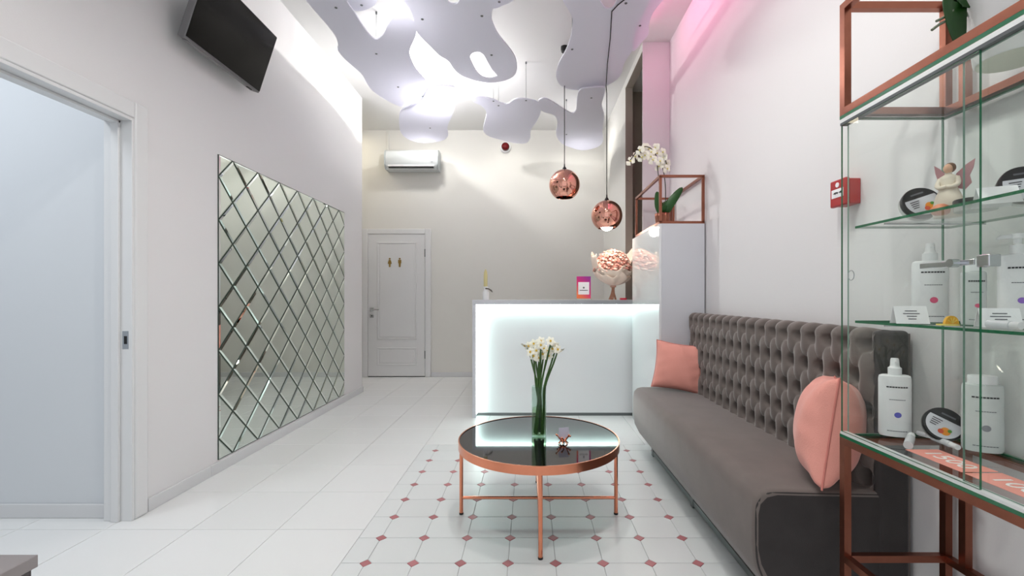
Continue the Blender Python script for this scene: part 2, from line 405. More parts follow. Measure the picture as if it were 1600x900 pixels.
cloud('long left wavy white panel whose lobe ends near the left wall', [(477,0),(490,15),(515,44),(525,58.6),(528.4,70),(528,79),(539,92.6),(554,106),(566,117),(573,130),(581,141),(596,152),(612,161),(630,167),(650,162),(664,151),(671,136),(666,126.6),(650,108),(641,89),(640.4,77.5),(647,62),(650.4,51),(649,38),(641,27.4),(628,22.7),(615,27.4),(606.4,39.7),(600,53),(590,61.4),(581,57.6),(567.7,41.6),(554.5,20.8),(541,0),(520,-45),(478,-70),(430,-60),(445,-30)], 3.15, [(588,84),(525,12),(622,136)])
cloud('large middle wavy white panel with an oval cut-out near its tip', [(632,0),(640,13),(646,28),(650,47),(660,60.5),(671.6,72),(686.7,87),(701,96),(707.5,106),(719,117),(738,124.7),(760,129),(776,128.5),(792,125),(803.5,118),(808,106),(805,90.7),(796,75.6),(779,54.8),(769.4,34),(768.5,20.8),(771,11),(776,-4),(788,-30),(770,-65),(730,-80),(725,-40),(720,-8),(716,4),(708,7),(700,3),(694,-12),(675,-40),(640,-35)], 3.09, [(660,30),(753,25),(768,86)], hole=[(735,92),(737,84),(746,81),(755,85),(762,97),(769,109),(777,119),(766,123),(753,120),(743,109)])
cloud('wavy white panel above the air conditioner', [(665,142.5),(674,134.6),(694,133),(711,137),(704,146),(703.5,156),(710,167),(706,181),(699,199),(700,212),(690,220),(663,223.5),(640.5,219),(627,208),(623.6,192),(626,174),(640,166),(655,158)], 3.12, [(660,150),(672,200)])
cloud('wavy white panel in front of the red alarm dome', [(737.7,156),(744,152),(757.5,152.6),(771,156),(784.5,161.6),(793.5,162),(802.5,156),(813.8,154.4),(827,156),(840.8,160.5),(845,174),(838.5,190),(829.5,203),(828,217),(820.5,224),(802.5,223.5),(780,218),(762,212),(755,203),(757.5,190),(760,176),(753,166),(741.8,160.5)], 3.11, [(822,157),(779,165),(771,158)])
cloud('wavy white panel with an upright lobe above the copper pendants', [(840.8,159),(849.8,153.8),(863,159.4),(879,169.5),(892.5,177),(900,172),(901.5,153.8),(906,141),(919.5,137.5),(944,137),(944,149),(940,163),(944,181),(941,205.5),(942,221),(933,230),(910.5,235),(890,230),(877,223.5),(869,210),(871,192),(865.5,180),(847.5,174)], 3.08, [(924,153),(885,210)])
cloud('wide right wavy white panel crossed by the pendant cable', [(879,0),(890,19),(894.5,32),(892,57),(884.7,77.5),(873,100),(868.6,117),(873,130),(883,138),(901.7,141),(920.6,139),(939.5,137),(958,128.5),(970,117),(975,100),(987,80),(989,70),(994,45),(1003.7,24.6),(1014,4),(1022,-20),(1010,-60),(980,-50),(968,-10),(958,12),(950,14.5),(943,10),(932,-10),(915,-50),(880,-45),(872,-20)], 3.13, [(894,77),(978,5)])
cloud('narrow wavy white panel edge beside the pink wall', [(985,-10),(1020,-25),(1042,-8),(1033,4),(1021,19),(1014,38),(1013,54),(1003,66),(990,80),(978,70),(980,45),(984,15)], 3.22, [(1000,40)])
cloud('wavy white panel tip at the top edge beside the long left panel', [(541,2),(553,16),(566,17),(579,12),(588,4),(592,-15),(575,-45),(545,-35),(535,-15)], 3.28, [(565,8)])
cloud('wavy white panel tip at the top edge right of the middle panel', [(770,13),(786,8.5),(803,0),(812,-20),(795,-45),(768,-35),(760,-5)], 3.26, [(780,3)])

# ------------------------------------------------------------------ spotlight above the panels, plus added fill downlights
def spot_head(label, x, yy, z, power, aim, color=(1,.98,.95)):
    p = PZ(x, yy, z); th = thing('ceiling_spotlight', label, 'lamp', p, group='small spotlights above the wavy panels')
    MB().tube([(0,0,.03),(0,0,ZC-z)], .008, 8).build('stem', PLASTIC, th, smooth=40)
    MB().lathe([(.034,-.01),(.034,.05),(.028,.06),(.0001,.06)], (0,0,0), 18, cap=False).build('housing', PLASTIC, th, smooth=40)
    MB().sphere((0,0,-.012), .028, 14, 8).build('bulb', mat('bulb_glow', (255,255,255), .5, emit=(255,250,240), estr=60), th, smooth=60)
    MB().lathe([(.04,ZC-z-.012),(.04,ZC-z)], (0,0,0), 18).build('ceiling_rose', PLASTIC, th, smooth=40)
    light('spot_bulb_light', 'POINT', (0,0,-.05), power, color, .03, parent=th)
def downlight(label, x, yy, power):  # added fill light in a downlight shape, no such fixture is visible
    th = thing('fill_downlight', label, 'lamp', (x, yy, ZC-.05), group='added fill downlights in the ceiling')
    MB().lathe([(.055,0),(.06,.004),(.06,.05),(.05,.05),(.05,.006)], (0,0,0), 24, cap=False).build('ring', PLASTIC, th, smooth=40)
    MB().lathe([(.0001,.02),(.05,.02)], (0,0,0), 24, cap=False).build('diffuser', mat('bulb_glow'), th)
    light('downlight_fill', 'SPOT', (0,0,-.005), power, (1,.98,.95), .06, parent=th, spot=math.radians(148))
LAMPS = [('bright spotlight beside the left edge of the middle wavy panel', 684, 126, 3.33, 48)]
for l, x, yy, z, pw in LAMPS: spot_head(l, x, yy, z, pw, None)
for l, x, yy, pw in (('added fill downlight over the left aisle', -.35, .5, 44), ('added fill downlight over the front of the sofa', .30, 1.1, 48), ('added fill downlight above the coffee table', .05, 2.2, 40), ('added fill downlight between the left panels', -1.0, 3.1, 15), ('added fill downlight behind the wavy panel by the alarm', P(792,188,5.9).x, 5.9, 3), ('added fill downlight behind the wavy panel by the air conditioner', P(662,186,5.8).x, 5.8, 16), ('added fill downlight behind the wavy panel over the pendants', P(905,185,5.8).x, 5.8, 11)): downlight(l, x, yy, pw)
# assumed pink wall-washer, source unseen, added to tint the right wall
pw = thing('assumed_pink_washer', 'assumed pink light bar under the ceiling close to the right wall', 'lamp', (.91, 3.15, ZC-.04))
MB().box(-.02,.02,-.75,.75,0,.04).build('housing', PLASTIC, pw, bevel=.004)
MB().box(.02,.023,-.74,.74,.004,.034).build('diffuser', mat('pink_diffuser', (255,170,205), .5, emit=(255,120,170), estr=1.5), pw)
light('pink_light', 'AREA', (.03,0,-.004), 3.0, (1,.22,.48), .04, 1.46, (0, math.radians(-40), 0), pw)
light('side_room_fill', 'AREA', (-2.9, 1.2, 2.88), 14.5, (.91,.955,1), .6)  # added fill light for the side room, no fixture
light('alcove_fill', 'AREA', (-2.5, 5.9, 3.47), 2.5, (1,.88,.66), .3)  # added warm light for the alcove, source unseen

# ================================================================== reception counter, tall cabinet, copper frame
cx0, cx1, cyf, czt = -.536, .951, 4.188, 1.098
rc = thing('reception_counter', 'white reception counter with glowing light strip around its front', 'counter', ((cx0+cx1)/2, 4.5, 0))
o = Vector(rc.location)
MB(o).box(cx0, cx1, cyf, 4.86, czt-.042, czt).box(cx1, 1.044, cyf+.0, 4.86, czt-.042, czt).build('top', WHITEM, rc, bevel=.002)
MB(o).box(cx0, cx0+.032, cyf, 4.80, 0, czt-.042).build('side_panel', WHITEM, rc, bevel=.002)
MB(o).box(cx0+.032, 1.044, cyf+.075, cyf+.095, .03, czt-.042).build('front_panel', WHITEG, rc)
MB(o).box(cx0+.032, 1.044, cyf+.082, cyf+.092, 0, .028).build('plinth', STEEL, rc)
MB(o).box(cx0+.034, 1.04, cyf+.030, cyf+.050, czt-.049, czt-.0425).build('light_strip', LED, rc)
MB(o).box(cx0+.0325, cx0+.039, cyf+.030, cyf+.050, .03, czt-.05).build('light_strip', LED, rc)

kx0, kx1, ky0, ky1, kz = .953, 1.288, 3.316, 4.185, 1.665
tc_ = thing('tall_cabinet', 'tall white gloss cabinet between the counter and the sofa', 'cabinet', ((kx0+kx1)/2, (ky0+ky1)/2, 0)); o = Vector(tc_.location)
MB(o).box(kx0+.018, kx1, ky0+.018, ky1, 0, kz).build('body', WHITEM, tc_, bevel=.001)
MB(o).box(kx0, kx0+.0175, ky0+.001, ky1, 0, kz).build('side_panel', WHITEG, tc_, bevel=.001)
MB(o).box(kx0+.018, kx1, ky0, ky0+.017, .0, kz).build('door', WHITEM, tc_, bevel=.001)

T = .018
cg = thing('copper_plant_stand', 'open copper stand resting on the tall white cabinet', 'plant stand', ((kx0+kx1)/2, (ky0+ky1)/2, kz)); o = Vector(cg.location)
a, b, c, d, z0, z1 = kx0+T/2+.002, kx1-T/2, ky0+T/2, ky1-.11, kz+T/2, 2.015
for x in (a, b):
    for yy in (c, d): MB(o).bar((x,yy,z0+T/2+.0005), (x,yy,z1-T/2-.0005), T).build('post', COPPERB, cg)
MB(o).bar((b,d-.06,z0+T), (b,d-.06,z1-T), T).build('post', COPPERB, cg)
for z in (z0, z1):
    for yy in (c, d): MB(o).bar((a,yy,z),(b,yy,z),T).build('rail', COPPERB, cg)
    for x in (a, b): MB(o).bar((x,c+T,z),(x,d-T,z),T).build('rail', COPPERB, cg)

# ================================================================== copper pendants
def pendant(label, px, py, Y, r, top, lit):
    c = P(px, py, Y); th = thing('pendant_lamp', label, 'lamp', c, group='copper globe pendant lamps')
    th_, prof = 0, []
    for i in range(25):
        t = math.radians(8 + i*(146-8)/24); prof.append((r*math.sin(t), r*math.cos(t)))
    inner = [(a_*.975, b_*.975) for a_, b_ in reversed(prof)]
    MB().lathe(prof+inner, (0,0,0), 56, cap=False).build('globe', MIRC, th, smooth=60)
    zt = r*math.cos(math.radians(8))
    MB().lathe([(r*.15,zt-.004),(r*.13,zt+.012),(r*.05,zt+.03),(.006,zt+.05),(.004,zt+.06)], (0,0,0), 20).build('cap', BLACK, th, smooth=50)
    MB().tube([q-c for q in [Vector((c.x,c.y,c.z+zt+.05))]+top], .0042, 8).build('cable', BLACK, th, smooth=60)
    s = MB().lathe([(.02,zt-.06),(.02,zt-.005)], (0,0,0), 14).build('socket', BLACK, th, smooth=40)
    bl = MB().sphere((0,0,-.078 if lit else .02), .066 if lit else .045, 16, 10).build('bulb', mat('pendant_bulb_%d'%lit, (250,250,245), .3, emit=(255,240,220), estr=25) if lit else mat('bulb_off', (225,225,220), .2), th, smooth=60)
    if lit: light('pendant_light', 'POINT', (0,0,-.16), 2, (1,.93,.85), .04, parent=th)
    return th
c1 = P(882, 289, 4.27); c2 = P(948, 337, 4.27)
p1 = pendant('upper copper globe pendant nearer the middle of the room', 882, 289, 4.27, .146, [Vector((c1.x,c1.y,ZC))], 0)
MB().lathe([(.028,ZC-c1.z-.05),(.035,ZC-c1.z-.03),(.035,ZC-c1.z)], (0,0,0), 16).build('ceiling_rose', BLACK, p1, smooth=40)
e = P(946, 128, 4.27)
p2 = pendant('lower copper globe pendant beside the tall white cabinet', 948, 337, 4.27, .146, [Vector((c2.x,c2.y,3.06)), PZ(947,134,3.100), PZ(947.5,126,3.118), PZ(949,100,3.120), PZ(953.5,60,3.120), PZ(956,18,3.120), PZ(965,8,3.120), PZ(985,-8,3.120), PZ(1006,-56,3.120), PZ(1012,-70,3.16), PZ(1012,-110,ZC)], 1)

# ================================================================== air conditioner, alarm, call point, TV
ax0, ax1 = P(600,0,6.18).x, P(684,0,6.18).x; az1, az0 = P(0,232,6.18).z, P(0,263,6.18).z
ac = thing('air_conditioner', 'white wall air conditioner above the toilet door', 'air conditioner', ((ax0+ax1)/2, YB, az0)); o = Vector(ac.location)
prof = [(YB,az0),(YB-.16,az0),(YB-.205,az0+.055),(YB-.215,az0+.16),(YB-.195,az1-.03),(YB-.15,az1),(YB,az1)]
n = len(prof)
MB(o).add([(x,p_,q_) for x in (ax0+.012,ax1-.012) for p_,q_ in prof], [tuple(range(n)), tuple(range(2*n-1,n-1,-1))]+[(i,i+n,(i+1)%n+n,(i+1)%n) for i in range(n)]).build('body', mat('ac_white_shell', (216,221,223), .25), ac, bevel=.012, seg=3)
for x in (ax0, ax1-.013): MB(o).add([(xx,p_-.003,q_) for xx in (x,x+.013) for p_,q_ in prof], [tuple(range(n)), tuple(range(2*n-1,n-1,-1))]+[(i,i+n,(i+1)%n+n,(i+1)%n) for i in range(n)]).build('end_cap', mat('ac_end_grey', (196,203,206), .3), ac)
MB(o).box(ax0+.06, ax1-.06, YB-.200, YB-.17, az0+.012, az0+.022).build('air_outlet', BLACK, ac)
MB(o).box(ax0+.05, ax1-.05, YB-.212, YB-.196, az0+.028, az0+.05).build('louvre', PLASTIC, ac, bevel=.003)
MB(o).box(ax1-.10, ax1-.07, YB-.2175, YB-.21, az0+.09, az0+.15).build('display_window', mat('ac_end_grey'), ac)
tag(MB().box(P(606,0,YB).x-.014, P(606,0,YB).x+.014, YB-.02, YB, az1-.01, ZC).build('cable_duct', WALLB, bevel=.003), 'slim cream cable duct rising above the air conditioner', 'duct')
ap = P(790, 231, YB); al = thing('alarm_sounder', 'round red alarm dome with white base high on the back wall', 'alarm', (ap.x, YB, ap.z))
def disc_y(m, r0, y0, y1, r1=None, n=28):
    k = MB().lathe([(r0,0),(r1 or r0,1)], (0,0,0), n); k.v = [Vector((v.x, y0+(y1-y0)*v.z, v.y)) for v in k.v]; return m.add(k.v, k.f)
m = MB(); disc_y(m, .078, -.0, -.035, .072); m.build('base', PLASTIC, al, smooth=40)
k = MB().lathe([(.056,0),(.056,.03),(.05,.05),(.03,.062),(.0001,.066)], (0,0,0), 28, cap=False); k.v = [Vector((v.x, -.035-v.z, v.y)) for v in k.v]; k.build('red_lens', REDD, al, smooth=50)
cp = thing('fire_call_point', 'small red fire alarm call point on the right wall', 'alarm', (XR, 1.808, 1.537)); 
MB().box(-.045, 0, -.042, .042, -.05, .05).build('back_box', RED, cp, bevel=.004)
MB().box(-.064, -.0455, -.046, .046, -.054, .054).build('front_cover', RED, cp, bevel=.005)
MB().box(-.0655, -.064, -.034, .034, -.018, .016).build('white_element', CARD, cp)
for yy in (-.016, .016): MB().tube([(-.0658,yy+.008,0),(-.0658,yy-.008,0)], [.0005,.005], 6).build('arrow_mark', BLACK, cp)
MB().sphere((-.0658,0,0), .004, 8, 6).build('dot_mark', BLACK, cp)
k = MB().tube([(-.064,0,.032),(-.0662,0,.032)], .010, 16).build('flame_mark', CARD, cp)

# TV, tilted down from the wall
tvc0 = Vector((-1.90, 2.483, 2.555)); tilt = math.radians(18)
tv = thing('wall_television', 'black flat television tilted forward high on the left wall', 'television', (-1.90, 2.815, 2.55), (0, tilt, 0))
W2, HT = .34, .415
MB().box(-.045, 0, -W2, W2, 0, HT).build('housing', mat('tv_grey_shell', (118,117,119), .35), tv, bevel=.005)
MB().box(0, .003, -W2+.004, W2-.004, .012, HT-.006).build('screen', mat('tv_black_screen', (9,9,9), .14, spec=.22), tv)
MB().box(-.04, -.004, -W2+.03, W2-.03, -.006, 0).build('lower_bezel', mat('tv_lower_grey', (132,130,131), .35), tv, bevel=.002)
MB().box(-.02, -.004, .23, .27, -.012, -.006).build('sensor', BLACK, tv)
MB().box(-.11, -.045, -.12, .12, .10, .30).build('back_bulge', BLACK, tv, bevel=.01)
MB().box(-.16, -.11, -.05, .05, .12, .26).build('wall_bracket', BLACK, tv)

# ================================================================== sofa
SY0, SY1, SXF, SXB, SZ, STOP = 1.52, 3.305, .755, 1.285, .465, 1.016
so = thing('tufted_sofa', 'long grey velvet sofa with deep buttoned back against the right wall', 'sofa', ((SXF+SXB)/2, (SY0+SY1)/2, 0)); o = Vector(so.location)
BX = 1.172
prof = [(.875,.075),(.800,.13),(.765,.20),(.755,.28),(.755,.40),(.762,.435),(.785,.458),(.82,.466),(1.0,.462),(1.20,.458),(1.20,.075)]
n = len(prof)
def sweep(pf, y0, y1, rnd):
    st = [(y0,rnd),(y0+rnd*.3,rnd*.3),(y0+rnd,0),(y1-rnd,0),(y1-rnd*.3,rnd*.3),(y1,rnd)]
    cxm = sum(p_[0] for p_ in pf)/len(pf); czm = sum(p_[1] for p_ in pf)/len(pf)
    vs = []
    for yy, ins in st:
        for x, z in pf:
            sx = -1 if x > cxm else 1; sz = -1 if z > czm else 1
            vs.append((x+sx*ins*(.8 if abs(x-cxm)>.1 else 0), yy, z+sz*ins*(.8 if abs(z-czm)>.1 else 0)))
    k = len(pf); fs = [tuple(range(k)), tuple(range(len(st)*k-1,(len(st)-1)*k-1,-1))]
    fs += [(i*k+j, (i+1)*k+j, (i+1)*k+(j+1)%k, i*k+(j+1)%k) for i in range(len(st)-1) for j in range(k)]
    return vs, fs
MB(o).add(*sweep(prof, SY0, SY1, .018)).build('seat', VELVET, so, smooth=50)
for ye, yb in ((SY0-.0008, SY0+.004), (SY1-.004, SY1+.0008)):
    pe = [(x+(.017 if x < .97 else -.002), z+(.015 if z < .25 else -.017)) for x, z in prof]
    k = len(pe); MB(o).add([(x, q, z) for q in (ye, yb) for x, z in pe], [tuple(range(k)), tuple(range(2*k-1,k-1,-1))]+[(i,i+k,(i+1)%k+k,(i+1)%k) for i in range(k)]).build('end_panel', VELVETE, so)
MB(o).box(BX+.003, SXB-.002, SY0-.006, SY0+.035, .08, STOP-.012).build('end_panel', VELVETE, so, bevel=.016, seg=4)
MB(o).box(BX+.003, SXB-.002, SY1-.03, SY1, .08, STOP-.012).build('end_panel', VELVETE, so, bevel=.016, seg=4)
# piping on the near end of the seat
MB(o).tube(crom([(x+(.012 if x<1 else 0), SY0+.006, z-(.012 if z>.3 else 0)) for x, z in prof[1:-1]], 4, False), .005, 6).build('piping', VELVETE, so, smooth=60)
# tufted back
BX = 1.172
US, VS = .0977, .230
y_first = 1.757; zrow = .955
AMP = .024
def tuft(yy, z):
    u = (yy-y_first)/US; v = (zrow-z)/VS            # buttons at integer (u, v) and at half-half
    a_ = u+v; b_ = u-v
    fold = min(1, abs(math.sin(PI*a_))**.7) * min(1, abs(math.sin(PI*b_))**.7)
    if v < 0: fold = abs(math.sin(PI*u))**.6 if v < -.02 else fold   # straight pleats above the top row
    du, dv = None, None
    best = 9
    for (ou, ov) in ((0,0),(.5,.5)):
        eu = (u-ou)-round(u-ou); ev = (v-ov)-round(v-ov)
        if (v-ov) < -.25: ev = v-ov
        best = min(best, (eu*US)**2+(ev*VS*.92)**2)
    hole = math.exp(-(best/(.0220**2))**1.9)
    wide = math.exp(-best/(.036**2))
    return AMP*(.50+.50*fold) - .012*wide - .104*hole
zt, zb = STOP-.012, .44
def back_pt(i, j):
    yy = SY0+.012+(SY1-SY0-.024)*i
    L1 = (zt-.03)-zb; L2 = .05; L3 = .10
    s_ = j*(L1+L2+L3)
    edge = min(1, min(yy-SY0-.0, SY1-yy)/.05)**.5
    if s_ <= L1:
        z = zb+s_; dpt = tuft(yy, z)*edge; return (BX-dpt+.012*(1-edge), yy, z)
    if s_ <= L1+L2:
        t = (s_-L1)/L2*PI/2; r_ = .03; ridge = (tuft(yy, zt-.03))*edge
        return (BX+r_-(r_+ridge)*math.cos(t)+.012*(1-edge), yy, zt-.03+(r_+ridge*.35)*math.sin(t))
    t = (s_-L1-L2)/L3; ridge = tuft(yy, zt-.03)*edge*.35*(1-t)
    return (BX+.03+t*(SXB-.005-BX-.03), yy, zt+ridge-.012*t*t)
MB(o).grid(back_pt, 520, 190).build('tufted_back', VELVET, so, smooth=80)
MB(o).box(BX+.106, SXB, SY0, SY1, .075, STOP-.022).build('back_frame', VELVET, so)
btn = MB().sphere((0,0,0), .0075, 10, 6, (.5,1,1)).mesh('button', VELVETD, 60)
for r_ in range(5):
    z = zrow-r_*VS/2; k0 = 0 if r_%2 == 0 else .5
    for i in range(-3, 17):
        yy = y_first+(i+k0)*US
        if SY0+.04 < yy < SY1-.03: link('button', btn, so, Vector((BX+.096, yy, z))-o)
MB(o).box(.865, .895, SY0+.05, SY1-.12, .012, .042).build('base_rail', STEEL, so, bevel=.003)
for yy in (SY0+.09, 2.4, SY1-.13):
    for x in (.88, 1.22): MB(o).box(x-.018, x+.018, yy-.018, yy+.018, 0, .09).build('leg', STEEL, so, bevel=.002)

# ================================================================== cushions
def cushion(label, loc, size, thick, rot):
    th = thing('throw_cushion', label, 'cushion', loc, rot, 'salmon cushions on the sofa')
    rnd = random.Random(label)
    ph = [rnd.uniform(0,6) for _ in range(6)]
    def side(sg):
        def fn(i, j):
            u, v = i*2-1, j*2-1
            pin = 1-.085*(1-u*u)*abs(v)**2 ; pin2 = 1-.085*(1-v*v)*abs(u)**2
            b_ = (max(0,1-u*u)*max(0,1-v*v))**.42
            wr = .006*math.sin(9*u+3*v+ph[0])*(1-b_)*b_*3 + .004*math.sin(14*v-5*u+ph[1])*abs(u)**2*b_
            return (u*size/2*pin2, sg*(thick/2*b_+wr), v*size/2*pin)
        return fn
    m = MB().grid(side(1), 40, 40).grid(side(-1), 40, 40)
    m.build('cover', PINK, th, smooth=70)
    e_ = []
    for k in range(4):
        for q in range(10):
            t = q/10*2-1; u, v = [(t,-1),(1,t),(-t,1),(-1,-t)][k]
            e_.append((u*size/2*(1-.085*(1-v*v)*u*u), 0, v*size/2*(1-.085*(1-u*u)*v*v)))
    e_.append(e_[0]); MB().tube(e_, .0035, 6).build('piping', mat('salmon_piping', (206,128,118), .8), th, smooth=60)
    return th
cushion('square salmon cushion against the tall white cabinet', (1.045, 3.165, .634), .335, .13, (math.radians(-12), math.radians(7), math.radians(-14)))
cushion('large salmon cushion seen edge-on at the near end of the sofa', (1.095, 1.650, .648), .375, .22, (0, math.radians(10), 0))
cu = bpy.data.objects['throw_cushion.001']; cu.rotation_mode = 'QUATERNION'
cu.rotation_quaternion = Quaternion((0,1,0), math.radians(9)) @ Quaternion((0,0,1), math.radians(58))

# ================================================================== coffee table
tcx, tcy, tr, tz = .045, 2.322, .410, .400
ct = thing('coffee_table', 'round coffee table with black glass top and copper rim', 'table', (tcx, tcy, 0))
MB().lathe([(tr-.006,tz-.040),(tr,tz-.040),(tr,tz),(tr-.006,tz)], (0,0,0), 96, cap=False).add([],[]).build('rim', COPPER, ct, smooth=30)
MB().lathe([(tr-.007,tz-.012),(tr-.007,tz-.003)], (0,0,0), 96).build('glass_top', BLACKG, ct, smooth=30)
MB().lathe([(tr-.0065,tz-.038),(tr-.0065,tz-.0125)], (0,0,0), 64).build('under_board', BLACK, ct, smooth=30)
ra = tr-.011
for k in range(4):
    x, yy = ra*math.cos(k*PI/2-PI/2), ra*math.sin(k*PI/2-PI/2)
    lg = MB().tube([(x,yy,.008),(x,yy,tz-.02)], .0095, 14).build('leg', COPPER, ct, smooth=40)
    MB().lathe([(.011,0),(.011,.008)], (x,yy,0), 14).build('foot', BLACK, lg, smooth=40)
MB().tube([(-ra,0,.085),(ra,0,.085)], .0075, 12).build('stretcher', COPPER, ct, smooth=40)
MB().tube([(0,-ra,.0855),(0,ra,.0855)], .0073, 12).build('stretcher', COPPER, ct, smooth=40)
tz -= .003
# vase with narcissi
vx, vy = .047, 2.335
va = thing('glass_vase', 'clear cylindrical glass vase half full of water on the coffee table', 'vase', (vx, vy, tz))
MB().lathe([(.0001,.0005),(.036,.0005),(.038,.004),(.038,.262),(.0355,.262),(.0355,.012),(.0001,.012)], (0,0,0), 40, cap=False).build('glass_wall', GLV, va, smooth=40)
MB().lathe([(.035,.0125),(.035,.148)], (0,0,0), 36).build('water', glass('water', (236,244,226), .6, 1.33), va, smooth=40)
def petal_bloom(m, c, nrm, r, npet=6, wid=.42, cup=.25, tip=1.0):
    nrm = Vector(nrm).normalized(); a_ = nrm.orthogonal().normalized(); b_ = nrm.cross(a_); c = Vector(c)
    for k in range(npet):
        t = 2*PI*k/npet; dr = a_*math.cos(t)+b_*math.sin(t); sd = nrm.cross(dr)
        p0 = c; p1 = c+dr*r*.55+nrm*r*cup*.5; p2 = c+dr*r*tip+nrm*r*cup*.2
        m.add([p0, p1+sd*r*wid, p1-sd*r*wid, p2+sd*r*wid*.25, p2-sd*r*wid*.25, p1+nrm*r*.06], [(0,1,5),(0,5,2),(1,3,5),(5,3,4),(5,4,2)])
bl = [(826,541,-.3),(834,537,-.1),(845,533,.1),(845,539,0),(860,533,.2),(838,548,-.1),(834,556,-.3),(842,559,0),(850,545,.1),(855,549,.2),(863,545,.1),(868,541,.4),(871,546,.5),(857,556,.2),(848,553,0),(829,550,-.5),(820,540,-.8),(876,548,.9)]
stems = [[0,16],[1,5],[2],[3,14],[4,10],[6,15],[7],[8,13],[9],[11,17],[12]]
rnd = random.Random(3)
names = ['leftmost narcissus with a drooping outer bloom','left narcissus high in the vase bunch','tallest central narcissus of the vase bunch','central narcissus just below the tallest bloom','tall narcissus right of centre in the bunch','low left narcissus with side bloom in the vase','lowest front narcissus of the vase bunch','middle narcissus right of the lowest bloom','inner right narcissus with a single bloom','rightmost narcissus with a drooping outer bloom','right narcissus with a single nodding bloom']
for k, st in enumerate(stems):
    a_ = 2*PI*k/len(stems); foot = Vector((vx+.024*math.cos(a_*2.3), vy+.024*math.sin(a_*2.3), tz+.016))
    b0 = P(*bl[st[0]][:2], 2.33+.05*math.sin(a_*1.7+1)); neck = b0+Vector((0,.004,-.014))
    lean = Vector((vx+(neck.x-vx)*.28+.008*math.cos(a_), vy+.012*math.sin(a_), tz+.262))
    th = thing('narcissus', names[k], 'flower', foot, group='white narcissi in the glass vase')
    pts = crom([foot, (foot*.45+lean*.55), lean, (lean*.35+neck*.65), neck], 5, False)
    sm = MB(foot).tube(pts, [.0048]*(len(pts)-3)+[.004,.0035,.003], 7)
    ends = [b0]
    for q in st[1:]:
        b1 = P(*bl[q][:2], 2.33+.03*math.cos(a_)); ends.append(b1); sm.tube([neck+Vector((0,0,-.02)), (neck+b1)/2+Vector((0,0,.008)), b1], .0018, 5)
    sm.build('stem', GREEND, th, smooth=60)
    for q, b1 in zip(st, ends):
        droop = bl[q][2]; nr = Vector((droop*1.1, -1, .25-abs(droop)*.5+rnd.uniform(-.2,.3)))
        if q in (16, 17): nr = Vector((droop*.6, -.4, -.9))
        m = MB(foot); petal_bloom(m, b1, nr, .025, 6, .40, .1); bo = m.build('bloom', PETAL, th)
        nr.normalize(); MB(foot).tube([b1, b1+nr*.0045], [.004,.006], 8).build('corona', PETALY, bo)

# small copper coral candle holder with a card
kp = PZ(880, 693, tz); ko = Vector((kp.x, kp.y, tz))
kh = thing('copper_card_holder', 'small branching copper holder beside the vase on the coffee table', 'holder', ko)
m = MB(); rnd = random.Random(5)
for k in range(6):
    a_ = 2*PI*k/6+.3; r0 = .022; tp = Vector((.036*math.cos(a_), .024*math.sin(a_), .034+.012*(k%2)))
    m.tube(crom([(.026*math.cos(a_),.022*math.sin(a_),.002),(.012*math.cos(a_),.012*math.sin(a_),.014),(.018*math.cos(a_+.3),.014*math.sin(a_+.3),.024),tp], 4, False), [.003]*12+[.004], 7)
    m.sphere(tp, .0052, 8, 6)
m.sphere((0,0,.014), .011, 12, 8, (1.2,1,.7)); m.build('branches', COPPER, kh, smooth=60)
cardm = glass('frosted_card', (190,190,205), 1.2)
k0 = tag(MB().add([(-.030,0,.0),(.030,.0,.0),(.034,.004,.050),(-.016,.004,.056),(-.030,.0014,.0),(.030,.0014,.0),(.034,.0054,.050),(-.016,.0054,.056)], [(0,1,2,3),(4,7,6,5),(0,4,5,1),(1,5,6,2),(2,6,7,3),(3,7,4,0)]).build('business_card', mat('lilac_card', (196,196,212), .35)), 'pale lilac card propped in the small copper holder', 'card')
k0.location = ko+Vector((.004,.012,.020)); k0.rotation_euler = (0, math.radians(-8), math.radians(12))

# ================================================================== items on the counter
sg_p = P(912, 463, 4.36); sg = thing('counter_sign', 'magenta and orange framed card sign on the reception counter', 'sign', (sg_p.x, 4.36, czt))
gm = bpy.data.materials.new('sign_gradient_print'); gm.use_nodes = True; nt = gm.node_tree; bs = nt.nodes['Principled BSDF']
tcn = nt.nodes.new('ShaderNodeTexCoord'); gr = nt.nodes.new('ShaderNodeVectorMath'); gr.operation = 'DOT_PRODUCT'; gr.inputs[1].default_value = (3.2, 0, 3.4); rp = nt.nodes.new('ShaderNodeValToRGB')
rp.color_ramp.elements[0].color = (*lin((236,120,70)),1); rp.color_ramp.elements[1].color = (*lin((128,40,150)),1)
el = rp.color_ramp.elements.new(.35); el.color = (*lin((214,36,110)),1)
nt.links.new(tcn.outputs['Object'], gr.inputs[0]); nt.links.new(gr.outputs['Value'], rp.inputs['Fac']); nt.links.new(rp.outputs['Color'], bs.inputs['Base Color']); bs.inputs['Roughness'].default_value = .3
MB().box(-.075,.075,-.03,.03,0,.012).build('acrylic_base', GL, sg)
MB().box(-.068,.068,-.003,.003,.013,.228).build('print', gm, sg)
wp = MB().box(-.053,.053,-.0045,-.003,.052,.172).build('white_label', CARD, sg)
MB().box(-.040,.040,-.0052,-.0045,.090,.096).build('text_line', TXTD, wp)
k = MB().tube([(0,-.0045,.118),(0,-.0052,.118)], .009, 14).build('round_mark', TXT, wp)

